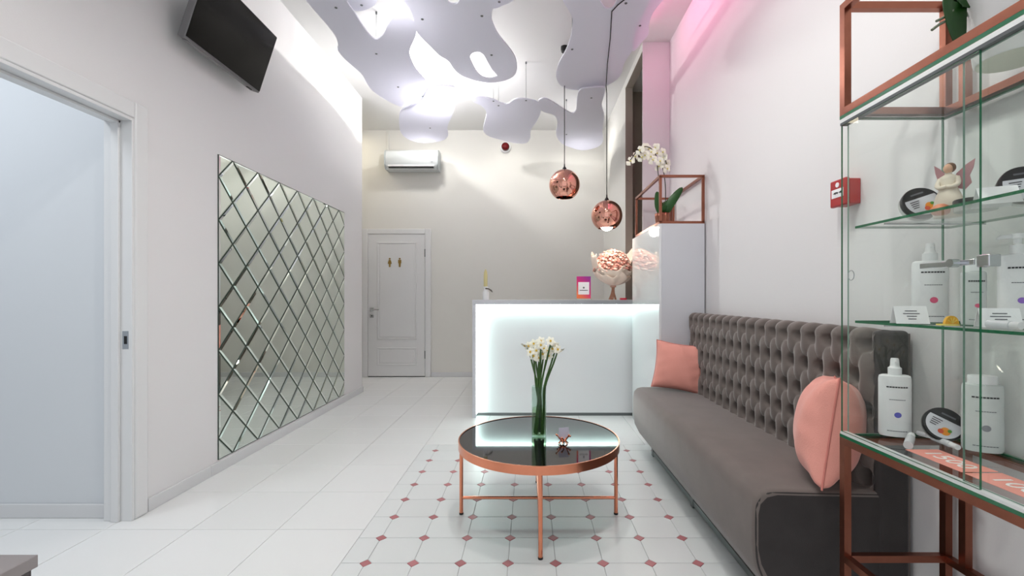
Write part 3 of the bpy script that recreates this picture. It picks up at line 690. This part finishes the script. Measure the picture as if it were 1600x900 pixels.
bp_ = P(958, 465, 4.46); bq = thing('wrapped_bouquet', 'bouquet of dried pink flowers wrapped in cream paper on the counter', 'bouquet', (bp_.x, 4.46, czt))
WRAP = mat('cream_wrapping', (238,222,206), .6, trans=.0, sss=0, bump=.3, bscale=30)
def wrap(r0, r1, z0, z1, a0, a1, seed, ruf):
    rr = random.Random(seed); ph = [rr.uniform(0,6) for _ in range(4)]
    def fn(i, j):
        a_ = a0+(a1-a0)*i; t = j
        r_ = r0+(r1-r0)*(math.sin(t*PI/2)**.75); top = z1+ruf*math.sin(5*a_+ph[0])+ruf*.7*math.sin(9*a_+ph[1])
        z = z0+(top-z0)*t; r_ *= 1+.05*math.sin(7*a_+ph[2])*t
        return (r_*math.cos(a_)-.005*t, r_*math.sin(a_)*.8, z)
    return MB().grid(fn, 48, 12)
wrap(.028,.19,.145,.30,0,2*PI,1,.02).build('paper_wrap', WRAP, bq, smooth=60, solid=.002)
wrap(.03,.215,.15,.47,-.55,1.5,2,.035).build('paper_wrap', WRAP, bq, smooth=60, solid=.002)
wrap(.03,.215,.15,.43,1.7,3.75,3,.035).build('paper_wrap', WRAP, bq, smooth=60, solid=.002)
wrap(.026,.185,.14,.24,3.6,5.9,4,.02).build('paper_wrap', WRAP, bq, smooth=60, solid=.002)
rr = random.Random(9); stm = MB()
for k in range(16):
    a_ = rr.uniform(0,6.28); r_ = rr.uniform(.02,.05); stm.tube([(r_*math.cos(a_)*.9,r_*math.sin(a_)*.8,0.002),(.012*math.cos(a_+1),.012*math.sin(a_+1),.10),(.022*math.cos(a_),.022*math.sin(a_),.2)], .0042, 5)
stm.build('stems', mat('dried_stem', (176,128,104), .7), bq, smooth=60)
MB().lathe([(.030,.125),(.026,.135),(.030,.148)], (0,0,0), 20, cap=False).build('ribbon', mat('satin_ribbon', (222,180,160), .35), bq, smooth=60, solid=.003)
m = MB(); m2 = MB()
for k in range(900):
    a_ = rr.uniform(0,6.28); q = rr.random()**.5; r_ = .190*q; zz = .245+.235*math.sqrt(max(0,1-q*q*.97))+rr.uniform(-.02,.02)
    c = Vector((r_*math.cos(a_)-.005, r_*math.sin(a_)*.8, zz)); nn = Vector((c.x*2+rr.uniform(-.3,.3), c.y*2-.25, .5))
    petal_bloom(m if rr.random() < .7 else m2, c, nn, rr.uniform(.010,.017), 5, .45, .5)
MB().lathe([(.05,.20),(.14,.23),(.172,.27),(.165,.33),(.135,.39),(.08,.44),(.0001,.458)], (-.005,0,0), 28, 1, .8, cap=False).build('flower_mass', mat('dried_flower_heart', (206,150,132), .9, bump=.8, bscale=60), bq, smooth=60)
f1 = m.build('pink_florets', mat('dried_pink_petal', (228,162,146), .7), bq); f1['kind'] = 'stuff'
f2 = m2.build('cream_florets', mat('dried_cream_petal', (244,226,208), .7), bq); f2['kind'] = 'stuff'
rp_ = P(972, 464, 4.40)
rd = thing('red_box', 'tiny red box beside the bouquet stems on the counter', 'box', (rp_.x+.01, 4.40, czt)); MB().box(-.03,.03,-.02,.02,0,.014).build('carton', mat('small_red_card', (226,50,76), .4), rd, bevel=.002); MB().box(-.031,.031,-.021,.021,.0142,.019).build('lid', mat('small_red_card'), rd, bevel=.002)
dp = P(759, 465, 4.42); df = thing('aroma_bottle', 'small white bottle with yellow candle-like stick on the counter end', 'bottle', (dp.x, 4.42, czt))
MB().lathe([(.030,0),(.032,.005),(.032,.075),(.022,.09),(.018,.10),(.018,.115),(.024,.118),(.024,.13)], (0,0,0), 24).build('bottle', PLASTIC, df, smooth=40)
MB().lathe([(.016,.131),(.019,.135),(.019,.24),(.015,.275),(.004,.30)], (-.002,0,0), 18).build('yellow_stick', mat('pale_yellow_wax', (216,206,150), .5), df, smooth=40)
MB().tube([(0,-.02,.112),(.03,-.028,.108),(.055,-.03,.092),(.068,-.03,.075)], [.007,.006,.008,.004], 8).build('ribbon', mat('grey_ribbon', (96,90,84), .6), df, smooth=50)

# ================================================================== orchid in the copper frame
op = P(1036, 350, 3.42); orc = thing('potted_orchid', 'white orchid in a ribbed copper pot inside the open copper stand', 'plant', (op.x+.003, 3.44, kz)); o = Vector(orc.location)
pm = MB()
def potf(i, j):
    a_ = 2*PI*i; r_ = (.048+.008*j)*(1+.035*math.cos(14*a_)); return (r_*math.cos(a_), r_*math.sin(a_), .0005+.095*j)
MB().grid(potf, 112, 4, True).build('pot', COPPERB, orc, smooth=60, solid=.003)
MB().lathe([(.046,.0008),(.05,.07),(.0001,.075)], (0,0,0), 24).build('bark', mat('orchid_bark', (92,66,48), .9, bump=.6, bscale=120), orc, smooth=60)
def leaf(base, mid, tip, w, nm=GREEN):
    ax = crom([base, mid, tip], 8, False); kk = len(ax); vs = []; fs = []
    for i, p in enumerate(ax):
        t = i/(kk-1); d_ = (ax[min(i+1,kk-1)]-ax[max(i-1,0)]).normalized(); sd = d_.cross(Vector((0,-1,.15))).normalized(); ww = w*(math.sin(PI*min(1,t*.88+.10))**.6)*(1 if t < .98 else .55)
        up = sd.cross(d_)*.25*ww
        vs += [p-sd*ww+up, p, p+sd*ww+up]
    for i in range(kk-1):
        for q in (0,1): fs.append((i*3+q, i*3+q+1, (i+1)*3+q+1, (i+1)*3+q))
    return vs, fs
lf = [((.0,0,.08),(.035,-.03,.15),(.135,-.045,.285),.036), ((0,0,.08),(-.03,.0,.15),(-.05,-.02,.26),.032), ((0,0,.08),(.0,.03,.13),(.05,.06,.2),.03), ((0,0,.075),(-.01,-.03,.11),(.01,-.06,.15),.022)]
for L in lf: MB().add(*leaf(*L)).build('leaf', GREEN, orc, smooth=80, solid=.003)
fl_px = [(985,252),(992,245),(1000,235),(1008,243),(1013,233),(1020,250),(1018,238),(1026,240),(1031,252),(1036,247),(1041,256),(1042,264),(1030,260),(1007,230),(1016,245),(1003,246),(1024,231),(1035,238)]
fp = [P(x, yy, 3.44+.03*math.sin(k*2.1)) for k, (x, yy) in enumerate(fl_px)]
for k, (pts) in enumerate(([(1034,338),(1031,300),(1028,268),(1024,240),(1010,229),(996,236),(985,250)], [(1039,338),(1040,300),(1038,275),(1035,258),(1038,247),(1042,258)])):
    q = crom([P(x, yy, 3.44)-o for x, yy in pts], 6, False); MB().tube(q, .0036, 7).build('flower_stem', mat('dark_stem', (62,58,52), .6), orc, smooth=60)
for k, p in enumerate(fp):
    m = MB(o); nn = Vector((math.sin(k*1.9)*.6-.1, -1, .1*math.cos(k)))
    petal_bloom(m, p, nn, .035, 3, .45, .1); petal_bloom(m, p-nn.normalized()*.003, nn, .039, 2, .62, .05)
    bo = m.build('bloom', PETAL, orc); MB(o).sphere(p+nn.normalized()*.007, .0065, 8, 6).build('lip', mat('orchid_lip', (222,214,120), .6), bo, smooth=60)

# ================================================================== glass display cabinet on the right
PALE_E = mat('pale_glass_edge', (120,150,136), .2)
def pane(x0,x1,y0,y1,z0,z1,name,parent,off,edge=None):
    m = MB(off).box(x0,x1,y0,y1,z0,z1); me = m.mesh(name, GL); me.materials.append(edge or GLE)
    d_ = [x1-x0, y1-y0, z1-z0]; ax = d_.index(min(d_))
    bm = bmesh.new(); bm.from_mesh(me); bmesh.ops.delete(bm, geom=[f for f in bm.faces if f.normal[ax] > .5], context='FACES_ONLY'); bm.to_mesh(me); bm.free()
    for p_ in me.polygons:
        if abs(p_.normal[ax]) < .5: p_.material_index = 1
    return link(name, me, parent)
VX0, VX1, VY0, VY1 = .965, 1.272, .36, 1.376        # bar centre lines
BT = .021
vz0, vz1, vz2, vz3, vzl = .678, 1.684, 2.005, 0, .321
vc = thing('display_cabinet', 'tall copper framed glass display cabinet with shelves against the right wall', 'cabinet', ((VX0+VX1)/2, (VY0+VY1)/2, 0)); o = Vector(vc.location)
for x in (VX0, VX1):
    for yy in (VY0, VY1):
        MB(o).bar((x,yy,BT/2),(x,yy,vz0-BT),BT).build('leg', COPPERB, vc)
        MB(o).bar((x,yy,vz1+BT),(x,yy,vz2-BT),BT).build('post', COPPERB, vc)
MB(o).bar((VX1,VY1-.062,vzl+BT),(VX1,VY1-.062,vz0-BT),BT).build('leg', COPPERB, vc)
MB(o).bar((VX1,VY1-.062,vz1+BT),(VX1,VY1-.062,vz2-BT),BT).build('post', COPPERB, vc)
for z in (vzl, vz0, vz1, vz2):
    e_ = BT if z == vzl else 0
    for yy in (VY0, VY1): MB(o).bar((VX0+e_,yy,z),(VX1-e_,yy,z),BT).build('rail', COPPERB, vc)
    for x in (VX0, VX1): MB(o).bar((x,VY0+BT,z),(x,VY1-BT,z),BT).build('rail', COPPERB, vc)
gz0 = vz0+BT/2+.0005
pane(VX0-BT/2, VX1+.006, VY0-BT/2, VY1+BT/2, gz0, gz0+.009, 'glass_floor', vc, o)
gt = vz1-BT/2-.0005
pane(VX0-BT/2, VX1+.006, VY0-BT/2, VY1+BT/2, gt-.010, gt, 'glass_top', vc, o)
FZ = gz0+.009
pane(VX0+.012, VX1-.006, VY1+.002, VY1+.008, FZ+.0005, gt-.0105, 'end_pane', vc, o, PALE_E)
pane(VX1-.004, VX1+.002, VY0, VY1+.008, FZ+.0005, gt-.0105, 'back_pane', vc, o, PALE_E)
ALU = mat('white_aluminium', (226,229,228), .3, .3); ALUD = mat('dark_track', (84,88,90), .4)
MB(o).box(VX0-BT/2, VX0+.010, VY0, VY1+.008, FZ+.0003, FZ+.008).build('door_track', ALU, vc)
MB(o).box(VX0-BT/2, VX0+.010, VY0, VY1+.008, gt-.022, gt-.0107).build('door_track', ALU, vc)
MB(o).box(VX0-BT/2, VX0+.010, VY0, VY1+.008, gt-.030, gt-.0222).build('door_track', ALUD, vc)
dz0, dz1 = FZ+.0085, gt-.031
da = pane(VX0-.009, VX0-.004, .957, VY1+.006, dz0, dz1, 'sliding_door', vc, o)
db = pane(VX0+.002, VX0+.007, VY0+.01, 1.005, dz0, dz1, 'sliding_door', vc, o, PALE_E)
k = MB(); pts = [(VX0-.010, 1.338+.0125*math.cos(t*PI/12), 1.182+.0145*math.sin(t*PI/12)) for t in range(25)]
MB(o).tube(pts, .0012, 6).build('finger_hole', mat('ground_glass_edge', (150,158,158), .3), da, smooth=60)
lk = MB(o).box(VX0-.0125, VX0-.0095, .965, 1.10, 1.186, 1.198).build('lock_bar', CHROME, da, bevel=.001)
MB(o).tube([(VX0-.030,1.003,1.192),(VX0-.0126,1.003,1.192)], .0095, 18).build('lock_cylinder', CHROME, lk, smooth=40)
MB(o).box(VX0-.016, VX0+.010, .930, .957, 1.180, 1.206).build('edge_clamp', CHROME, db, bevel=.002)
S1, S2 = 1.330, 1.047
for z in (S1, S2):
    pane(VX0+.012, VX1-.010, VY0+.02, 1.352, z-.007, z, 'glass_shelf', vc, o)
    for yy in (1.25, .6): MB(o).tube([(VX0+.02,yy,z-.0095),(VX1-.006,yy,z-.0095)], .0022, 6).build('shelf_pin', CHROME, vc)
MB(o).tube([(VX1-.008,VY0+.02,1.42),(VX1-.008,1.13,1.42)], .0035, 8).build('back_rod', CHROME, vc, smooth=60)

# ------------------------------------------------------------------ bottles, jars and cards in the cabinet
PRINTS = {'blue': mat('blue_mark',(96,96,190),.5), 'rose': mat('rose_mark',(226,96,132),.5), 'violet': mat('violet_mark',(150,110,205),.5), 'grey': mat('grey_mark',(140,142,148),.5)}
TRANSL = mat('frosted_white_plastic', (226,231,230), .3, alpha=.82)
CLEARB = glass('clear_bottle', (226,232,230))
def bottle(label, loc, w, h, cap_h, mark, kind='spray', body=PLASTIC, depth=.55, yaw=0):
    th = thing('cosmetic_bottle', label, 'bottle', loc, (0,0,yaw), 'cosmetic bottles in the display cabinet')
    bh = h-cap_h; r = w/2
    MB().lathe([(r*.93,0),(r,.006),(r,bh-.012),(r*.95,bh-.003),(r*.80,bh)], (0,0,0), 36, 1, depth).build('body', body, th, smooth=40)
    if kind == 'spray':
        cpn = MB().lathe([(.017,bh),(.017,bh+cap_h*.42),(.0135,bh+cap_h*.46),(.0115,bh+cap_h*.55),(.0105,bh+cap_h*.9),(.009,bh+cap_h)], (0,0,0), 22).build('cap', PLASTIC, th, smooth=40)
        MB().tube([(0,0,bh+cap_h*.78),(0,-.013,bh+cap_h*.78)], .004, 8).build('nozzle', PLASTIC, cpn)
    elif kind == 'pump':
        cpn = MB().lathe([(.014,bh),(.014,bh+cap_h*.45),(.007,bh+cap_h*.5),(.007,bh+cap_h*.75),(.011,bh+cap_h*.78),(.011,bh+cap_h)], (0,0,0), 22).build('cap', PLASTIC, th, smooth=40)
        MB().tube([(0,0,bh+cap_h*.88),(-.03,0,bh+cap_h*.86),(-.036,0,bh+cap_h*.78)], [.006,.005,.004], 8).build('nozzle', PLASTIC, cpn)
    else:
        MB().lathe([(r*.72,bh),(r*.72,bh+cap_h-.004),(r*.68,bh+cap_h)], (0,0,0), 30, 1, depth*1.2).build('cap', PLASTIC, th, smooth=40)
    yy = -r*depth-.0006
    for zf, wd, hh, mt in ((.80,.66,.004,TXTD),(.60,.5,.002,TXT),(.09,.62,.0022,TXT)):
        q = MB(); x1_ = r*wd
        for i in range(-4, 4):                       # a line of print following the curve
            xa, xb = x1_*i/4*.98, x1_*(i+.82)/4*.98
            ya, yb = -depth*math.sqrt(max(0,r*r-xa*xa))-.0005, -depth*math.sqrt(max(0,r*r-xb*xb))-.0005
            q.add([(xa,ya,bh*zf),(xb,yb,bh*zf),(xb,yb,bh*zf+hh),(xa,ya,bh*zf+hh)], [(0,1,2,3)])
        q.build('text_line', mt, th)
    m = MB(); n = 18
    m.add([(r*.22*math.cos(2*PI*i/n), -depth*math.sqrt(r*r-(r*.22*math.cos(2*PI*i/n))**2)-.0006, bh*.36+r*.20*math.sin(2*PI*i/n)) for i in range(n)], [tuple(range(n))])
    m.build('round_mark', PRINTS[mark], th)
    return th
b = PZ(1398, 680, FZ)
bottle('white spray bottle with blue mark on the cabinet floor', (b.x, b.y, FZ), .083, .234, .050, 'blue', yaw=-.35)
b = PZ(1532, 702, FZ); bottle('wide white bottle with grey mark on the cabinet floor', (b.x-.005, b.y-.01, FZ), .088, .205, .022, 'grey', 'cap', TRANSL, yaw=-.45)
bottle('white spray bottle with rose mark on the middle shelf', (P(1453,0,1.27).x, 1.27, S2), .084, .222, .050, 'rose', yaw=-.35)
bottle('small clear bottle with rose mark on the middle shelf', (P(1521,0,1.14).x, 1.14, S2), .050, .165, .030, 'rose', 'cap', mat('milky_clear_plastic', (222,226,226), .2, alpha=.6), .8, yaw=-.4)
bottle('white pump bottle with violet mark at the right edge', (P(1590,0,1.08).x, 1.08, S2), .072, .222, .050, 'violet', 'pump', yaw=-.45)

ORANGE = mat('fruit_orange', (236,150,50), .5); FRED = mat('fruit_red', (214,90,60), .5); FG = mat('leaf_print', (90,150,60), .5)
JARG = mat('clear_jar', (226,232,228), .15, alpha=.55)
def jar(label, loc, r, tilt, yaw, roll, t=.03, pic=ORANGE, lean=True):
    th = thing('cosmetic_jar', label, 'jar', loc, group='black lidded cream jars in the display cabinet')
    th.rotation_mode = 'QUATERNION'
    q = Quaternion((0,0,1), yaw) @ Quaternion((1,0,0), tilt)
    th.rotation_quaternion = q
    MB().lathe([(r*.94,-t),(r*.96,-t*.97),(r*.96,-.010)], (0,0,0), 40).build('pot', JARG, th, smooth=40)
    ld = MB().lathe([(r,-.014),(r,-.002),(r*.97,0),(r*.90,.0004)], (0,0,0), 40).build('lid', mat('black_lid', (34,34,35), .3), th, smooth=40)
    n = 40
    def disc(rr, z, c=(0,0), y0=-9, y1=9, nm='', mt=CARD, sx=1):
        pl = [(c[0]+rr*sx*math.cos(2*PI*i/n), c[1]+rr*math.sin(2*PI*i/n)) for i in range(n)]
        pl = clip_poly(pl, -9, 9, y0, y1)
        cr, sr = math.cos(roll), math.sin(roll)
        return MB().add([(a_*cr-b_*sr, a_*sr+b_*cr, z) for a_, b_ in pl], [tuple(range(len(pl)))]).build(nm, mt, ld)
    disc(r*.86, .0010, (0,0), -r, r*.30, 'label_print', mat('jar_label', (214,216,222), .5))
    disc(r*.24, .0016, (r*.22,-r*.38), -9, 9, 'fruit_picture', pic); disc(r*.14, .0020, (r*.02,-r*.48), -9, 9, 'fruit_picture', FRED)
    disc(r*.10, .0021, (r*.38,-r*.26), -9, 9, 'fruit_picture', FG)
    for i in range(4):
        a_, b_ = -r*.62, r*(.10-.13*i); w_ = r*(.5-.06*i); cr, sr = math.cos(roll), math.sin(roll)
        MB().add([(x*cr-y_*sr, x*sr+y_*cr, .0016) for x, y_ in ((a_,b_),(a_+w_,b_),(a_+w_,b_+r*.05),(a_,b_+r*.05))], [(0,1,2,3)]).build('text_line', TXTD, ld)
    MB().add([(x*math.cos(roll)-y_*math.sin(roll), x*math.sin(roll)+y_*math.cos(roll), .001) for x, y_ in ((-r*.35,r*.52),(r*.35,r*.52),(r*.35,r*.62),(-r*.35,r*.62))], [(0,1,2,3)]).build('text_line', TXT, ld)
    return th
jr = .0475
def jar_on(label, px, yy, Y, zb, tilt, yaw, roll, pic=ORANGE, r=jr):
    p = P(px, yy, Y); p.z = zb + r*math.sin(tilt) + .0 + .03*max(0,math.cos(tilt))*.98
    return jar(label, p, r, tilt, yaw, roll, pic=pic)
jar_on('black lidded jar leaning upright beside tubes on cabinet floor', 1475, 663, 1.29, FZ, math.radians(68), -.45, -.5)
jar_on('black lidded jar leaning beside the angel figurine on the upper shelf', 1441, 322, 1.265, S1, math.radians(70), -.30, .35)
p = P(1524, 312, 1.12); p.z = S1+.031; jar('closed black lidded jar lying flat behind the white card', p, .042, 0, -.3, 0, t=.030)
jar_on('black lidded jar leaning at the right edge of the upper shelf', 1603, 290, 1.06, S1, math.radians(72), -.45, .1)

def card(label, loc, w, h, yaw, lines=True, tilt=20):
    th = thing('price_card', label, 'card', loc, (0,0,yaw), 'white cards in the display cabinet'); dp_ = h*math.tan(math.radians(tilt))
    fr = MB().add([(-w/2,0,0),(w/2,0,0),(w/2,dp_,h),(-w/2,dp_,h),(-w/2,.0012,0),(w/2,.0012,0),(w/2,dp_+.0012,h),(-w/2,dp_+.0012,h)], [(0,1,2,3),(4,7,6,5),(0,4,5,1),(1,5,6,2),(2,6,7,3),(3,7,4,0)]).build('front_leaf', CARD, th)
    MB().add([(-w/2,dp_*2,0),(w/2,dp_*2,0),(w/2,dp_+.0013,h),(-w/2,dp_+.0013,h),(-w/2,dp_*2+.001,0),(w/2,dp_*2+.001,0),(w/2,dp_+.0023,h),(-w/2,dp_+.0023,h)], [(0,3,2,1),(4,5,6,7),(0,1,5,4),(1,2,6,5),(2,3,7,6),(3,0,4,7)]).build('back_leaf', CARD, th)
    if lines:
        for i, ww in enumerate((.36,.5,.30,.24)):
            t0 = .70-.15*i; t1 = t0+.05
            MB().add([(sx*w*ww/2, dp_*t-.0006, h*t) for sx, t in ((-1,t0),(1,t0),(1,t1),(-1,t1))], [(0,1,2,3)]).build('text_line', TXT, fr)
card('small printed card in front of the rose-marked spray bottle', (P(1427,0,1.18).x, 1.18, S2), .075, .046, -.25)
card('printed card in front of the violet-marked pump bottle', (P(1567,0,1.02).x, 1.02, S2), .074, .044, -.35)
card('blank white folded card on the upper shelf', (P(1566,0,1.02).x, 1.02, S1), .07, .044, -.5, False, 35)

# angel figurine
ap_ = P(1482, 325, 1.20); ag = thing('angel_figurine', 'cream angel figurine with dusky pink wings on the upper shelf', 'figurine', (ap_.x, 1.20, S1), (0,0,-1.0))
CREAM = mat('cream_resin', (232,222,204), .55)
MB().lathe([(.030,0),(.033,.01),(.032,.03),(.027,.055),(.019,.075),(.0165,.088),(.019,.100),(.018,.108),(.008,.114),(.007,.120)], (0,0,0), 28, 1, .8).build('gown', CREAM, ag, smooth=60)
MB().sphere((0,-.002,.129), .0115, 16, 12, (.9,.95,1.1)).build('head', mat('figurine_skin', (226,180,150), .55), ag, smooth=60)
MB().sphere((.002,.004,.132), .0128, 16, 12, (1,.95,1.05)).build('hair', mat('figurine_hair', (120,92,72), .6), ag, smooth=60)
for s_ in (-1, 1):
    MB().tube(crom([(s_*.017,0,.104),(s_*.021,-.008,.086),(s_*.012,-.017,.078),(0,-.019,.080)], 4, False), [.006]*8+[.005]*3+[.004]*2, 8).build('arm', CREAM, ag, smooth=60)
WING = mat('dusky_pink_wing', (196,146,150), .5)
for s_, sc_ in ((1,1),(-1,.8)):
    wv = [(.0,.014,.095),(.012*s_,.018,.118),(.030*s_,.022,.138),(.046*s_,.026,.150),(.043*s_,.026,.128),(.036*s_,.024,.108),(.040*s_,.024,.088),(.028*s_,.022,.072),(.012*s_,.018,.078)]
    wv = [(x*sc_, y_, z) for x, y_, z in wv]; n = len(wv)
    MB().add(wv+[(x,y_+.0025,z) for x,y_,z in wv], [tuple(range(n)), tuple(range(2*n-1,n-1,-1))]+[(i,i+n,(i+1)%n+n,(i+1)%n) for i in range(n)]).build('wing', WING, ag)
p = P(1474, 320, 1.16); tag(MB((0,0,0)).lathe([(.012,0),(.018,.004),(.020,.012),(.017,.022),(.008,.028),(.0001,.029)], (0,0,0), 20).build('peach_soap', mat('peach_soap', (222,140,104), .5), smooth=60), 'small peach coloured soap at the foot of the angel figurine', 'soap').location = (p.x, 1.168, S1)
# lemon shaped candle and foil
lp = P(1488, 497, 1.10); lm = thing('lemon_ornament', 'small yellow lemon slice ornament on the middle shelf', 'ornament', (lp.x, 1.10, S2))
MB().lathe([(.022,.0),(.022,.003)], (0,.012,0), 24).build('base_slice', mat('pale_lemon', (236,214,110), .5), lm, smooth=40)
hp = [(.017*math.cos(PI*i/16), .020*math.sin(PI*i/16)) for i in range(17)]; n = len(hp)
MB().add([(a_, yy, .004+b_) for yy in (0,.007) for a_, b_ in hp], [tuple(range(n)), tuple(range(2*n-1,n-1,-1))]+[(i,i+n,(i+1)%n+n,(i+1)%n) for i in range(n)]).build('slice', mat('lemon_orange', (232,176,56), .45), lm)
for i in range(1, 5):
    t = PI*i/5; MB().tube([(0,-.0005,.006),(.014*math.cos(t),-.0005,.005+.015*math.sin(t))], .0009, 5).build('segment_line', mat('pale_lemon'), lm)
# clear tubes lying down
TUBE = mat('clear_tube_plastic', (232,234,238), .12, alpha=.88)
def vial(label, a_, b_, r):
    a_, b_ = Vector(a_), Vector(b_); th = thing('sample_tube', label, 'tube', (a_.x, a_.y, a_.z-r), group='clear sample tubes in the display cabinet'); oo = Vector(th.location); d_ = (b_-a_).normalized(); L = (b_-a_).length
    MB(oo).tube([a_, a_+d_*L*.70, a_+d_*L*.72], [r, r, r*.7], 16).build('body', TUBE, th, smooth=40)
    MB(oo).tube([a_+d_*L*.725, b_], [r*.85, r*.85], 16).build('cap', PLASTIC, th, smooth=40)
r_ = .0085
def on(px, py, z, r): v = PZ(px, py, z); v.z = z+r; return v
vial('short clear tube pointing at the room on the cabinet floor', on(1419,702,FZ,.011), on(1424,686,FZ,.011), .011)
vial('long clear tube in front of the leaning floor jar', on(1458,688,FZ,r_), on(1497,704,FZ,r_), r_)
vial('white capped tube lying beside the blue-marked bottle', on(1434,680,FZ,.007), on(1455,686,FZ,.007), .007)
vial('clear tube lying below the violet-marked bottle', Vector((P(1545,0,1.0).x, 1.0, S2+.0095)), Vector((P(1600,0,.93).x, .935, S2+.0095)), .0095)
# pink price leaflets with white figures
LEAF = mat('salmon_paper', (240,160,146), .6); WTXT = mat('white_print', (250,246,244), .5)
for txt, y0, y1, lab in (('1500', 1.235, 1.075, 'salmon price leaflet printed 1500 on the cabinet floor'), ('1000', 1.068, .80, 'salmon price leaflet printed 1000 at the right edge')):
    th = thing('price_leaflet', lab, 'leaflet', (1.075, (y0+y1)/2, FZ), group='salmon price leaflets')
    MB().box(-.045, .045, -(y0-y1)/2, (y0-y1)/2, .0003, .0012).build('paper', LEAF, th)
    tm = text_mesh(txt, .062, WTXT); t_ = link('figures', tm, th, (.0, .0 if txt == '1500' else .045, .0017), (0,0,-PI/2))
# potted orchid on top of the cabinet
tz_ = vz1-.0105
pp = Vector((1.135, 1.055, tz_)); wo = thing('white_flower_pot', 'white ceramic pot with a dark leaf and aerial roots on the display cabinet', 'plant', pp)
MB().lathe([(.066,.0005),(.070,.006),(.086,.15),(.088,.165),(.080,.165),(.076,.15),(.0001,.14)], (0,0,0), 40, cap=False).add([],[]).build('pot', mat('white_ceramic', (228,228,228), .3), wo, smooth=50)
MB().lathe([(.0001,.0002),(.066,.0002)], (0,0,0), 40, cap=False).build('pot_base', mat('unglazed_base', (214,212,196), .6), wo)
MB().lathe([(.0001,.148),(.077,.146)], (0,0,0), 30, cap=False).build('bark', mat('orchid_bark'), wo)
for L in [((-.05,.03,.15),(-.11,.035,.16),(-.100,.03,.045),.030), ((0,0,.15),(.03,-.04,.22),(.08,-.1,.2),.03), ((0,.02,.15),(-.02,.05,.21),(-.05,.1,.22),.03)]: MB().add(*leaf(*[Vector(q) for q in L[:3]], L[3])).build('leaf', mat('dark_leaf_green', (26,66,20), .35), wo, smooth=80, solid=.003)
ROOT = mat('grey_green_root', (112,122,104), .7)
for pts in ([(1505,2),(1497,10),(1487,18),(1475,27),(1463,33)], [(1507,6),(1496,20),(1484,30),(1468,38),(1456,47)], [(1524,8),(1516,12),(1511,22),(1505,32)]):
    q = [Vector((-.06,.03,.15))]+[P(x, yy, 1.09)-pp for x, yy in pts]; MB().tube(crom(q, 4, False), .0032, 6).build('aerial_root', ROOT, wo, smooth=60)

# ================================================================== grey drawer unit in the near left corner
gx, gy, gz = -1.37, 1.254, .40
gu = thing('low_grey_cabinet', 'corner of a low grey cabinet with overhanging top at lower left', 'cabinet', (gx-.35, gy-.28, 0)); o = Vector(gu.location)
GREY = mat('warm_grey_laminate', (150,144,144), .4); GREYD = mat('dark_grey_laminate', (90,84,86), .45)
MB(o).box(gx-.42, gx, gy-.56, gy, gz-.034, gz).build('top', GREY, gu, bevel=.002)
MB(o).box(gx-.41, gx-.010, gy-.55, gy-.008, .02, gz-.0345).build('body', GREYD, gu, bevel=.002)
for z0, z1 in ((.03,.19),(.195,.36)):
    d_ = MB(o).box(gx-.4095, gx-.0105, gy-.566, gy-.5505, z0, z1).build('drawer', GREYD, gu, bevel=.002)
    MB(o).box(gx-.26, gx-.16, gy-.585, gy-.5665, (z0+z1)/2-.006, (z0+z1)/2+.006).build('handle', STEEL, d_)
for x in (gx-.38, gx-.05):
    for yy in (gy-.52, gy-.05): MB(o).box(x-.015, x+.015, yy-.015, yy+.015, 0, .02).build('foot', BLACK, gu)
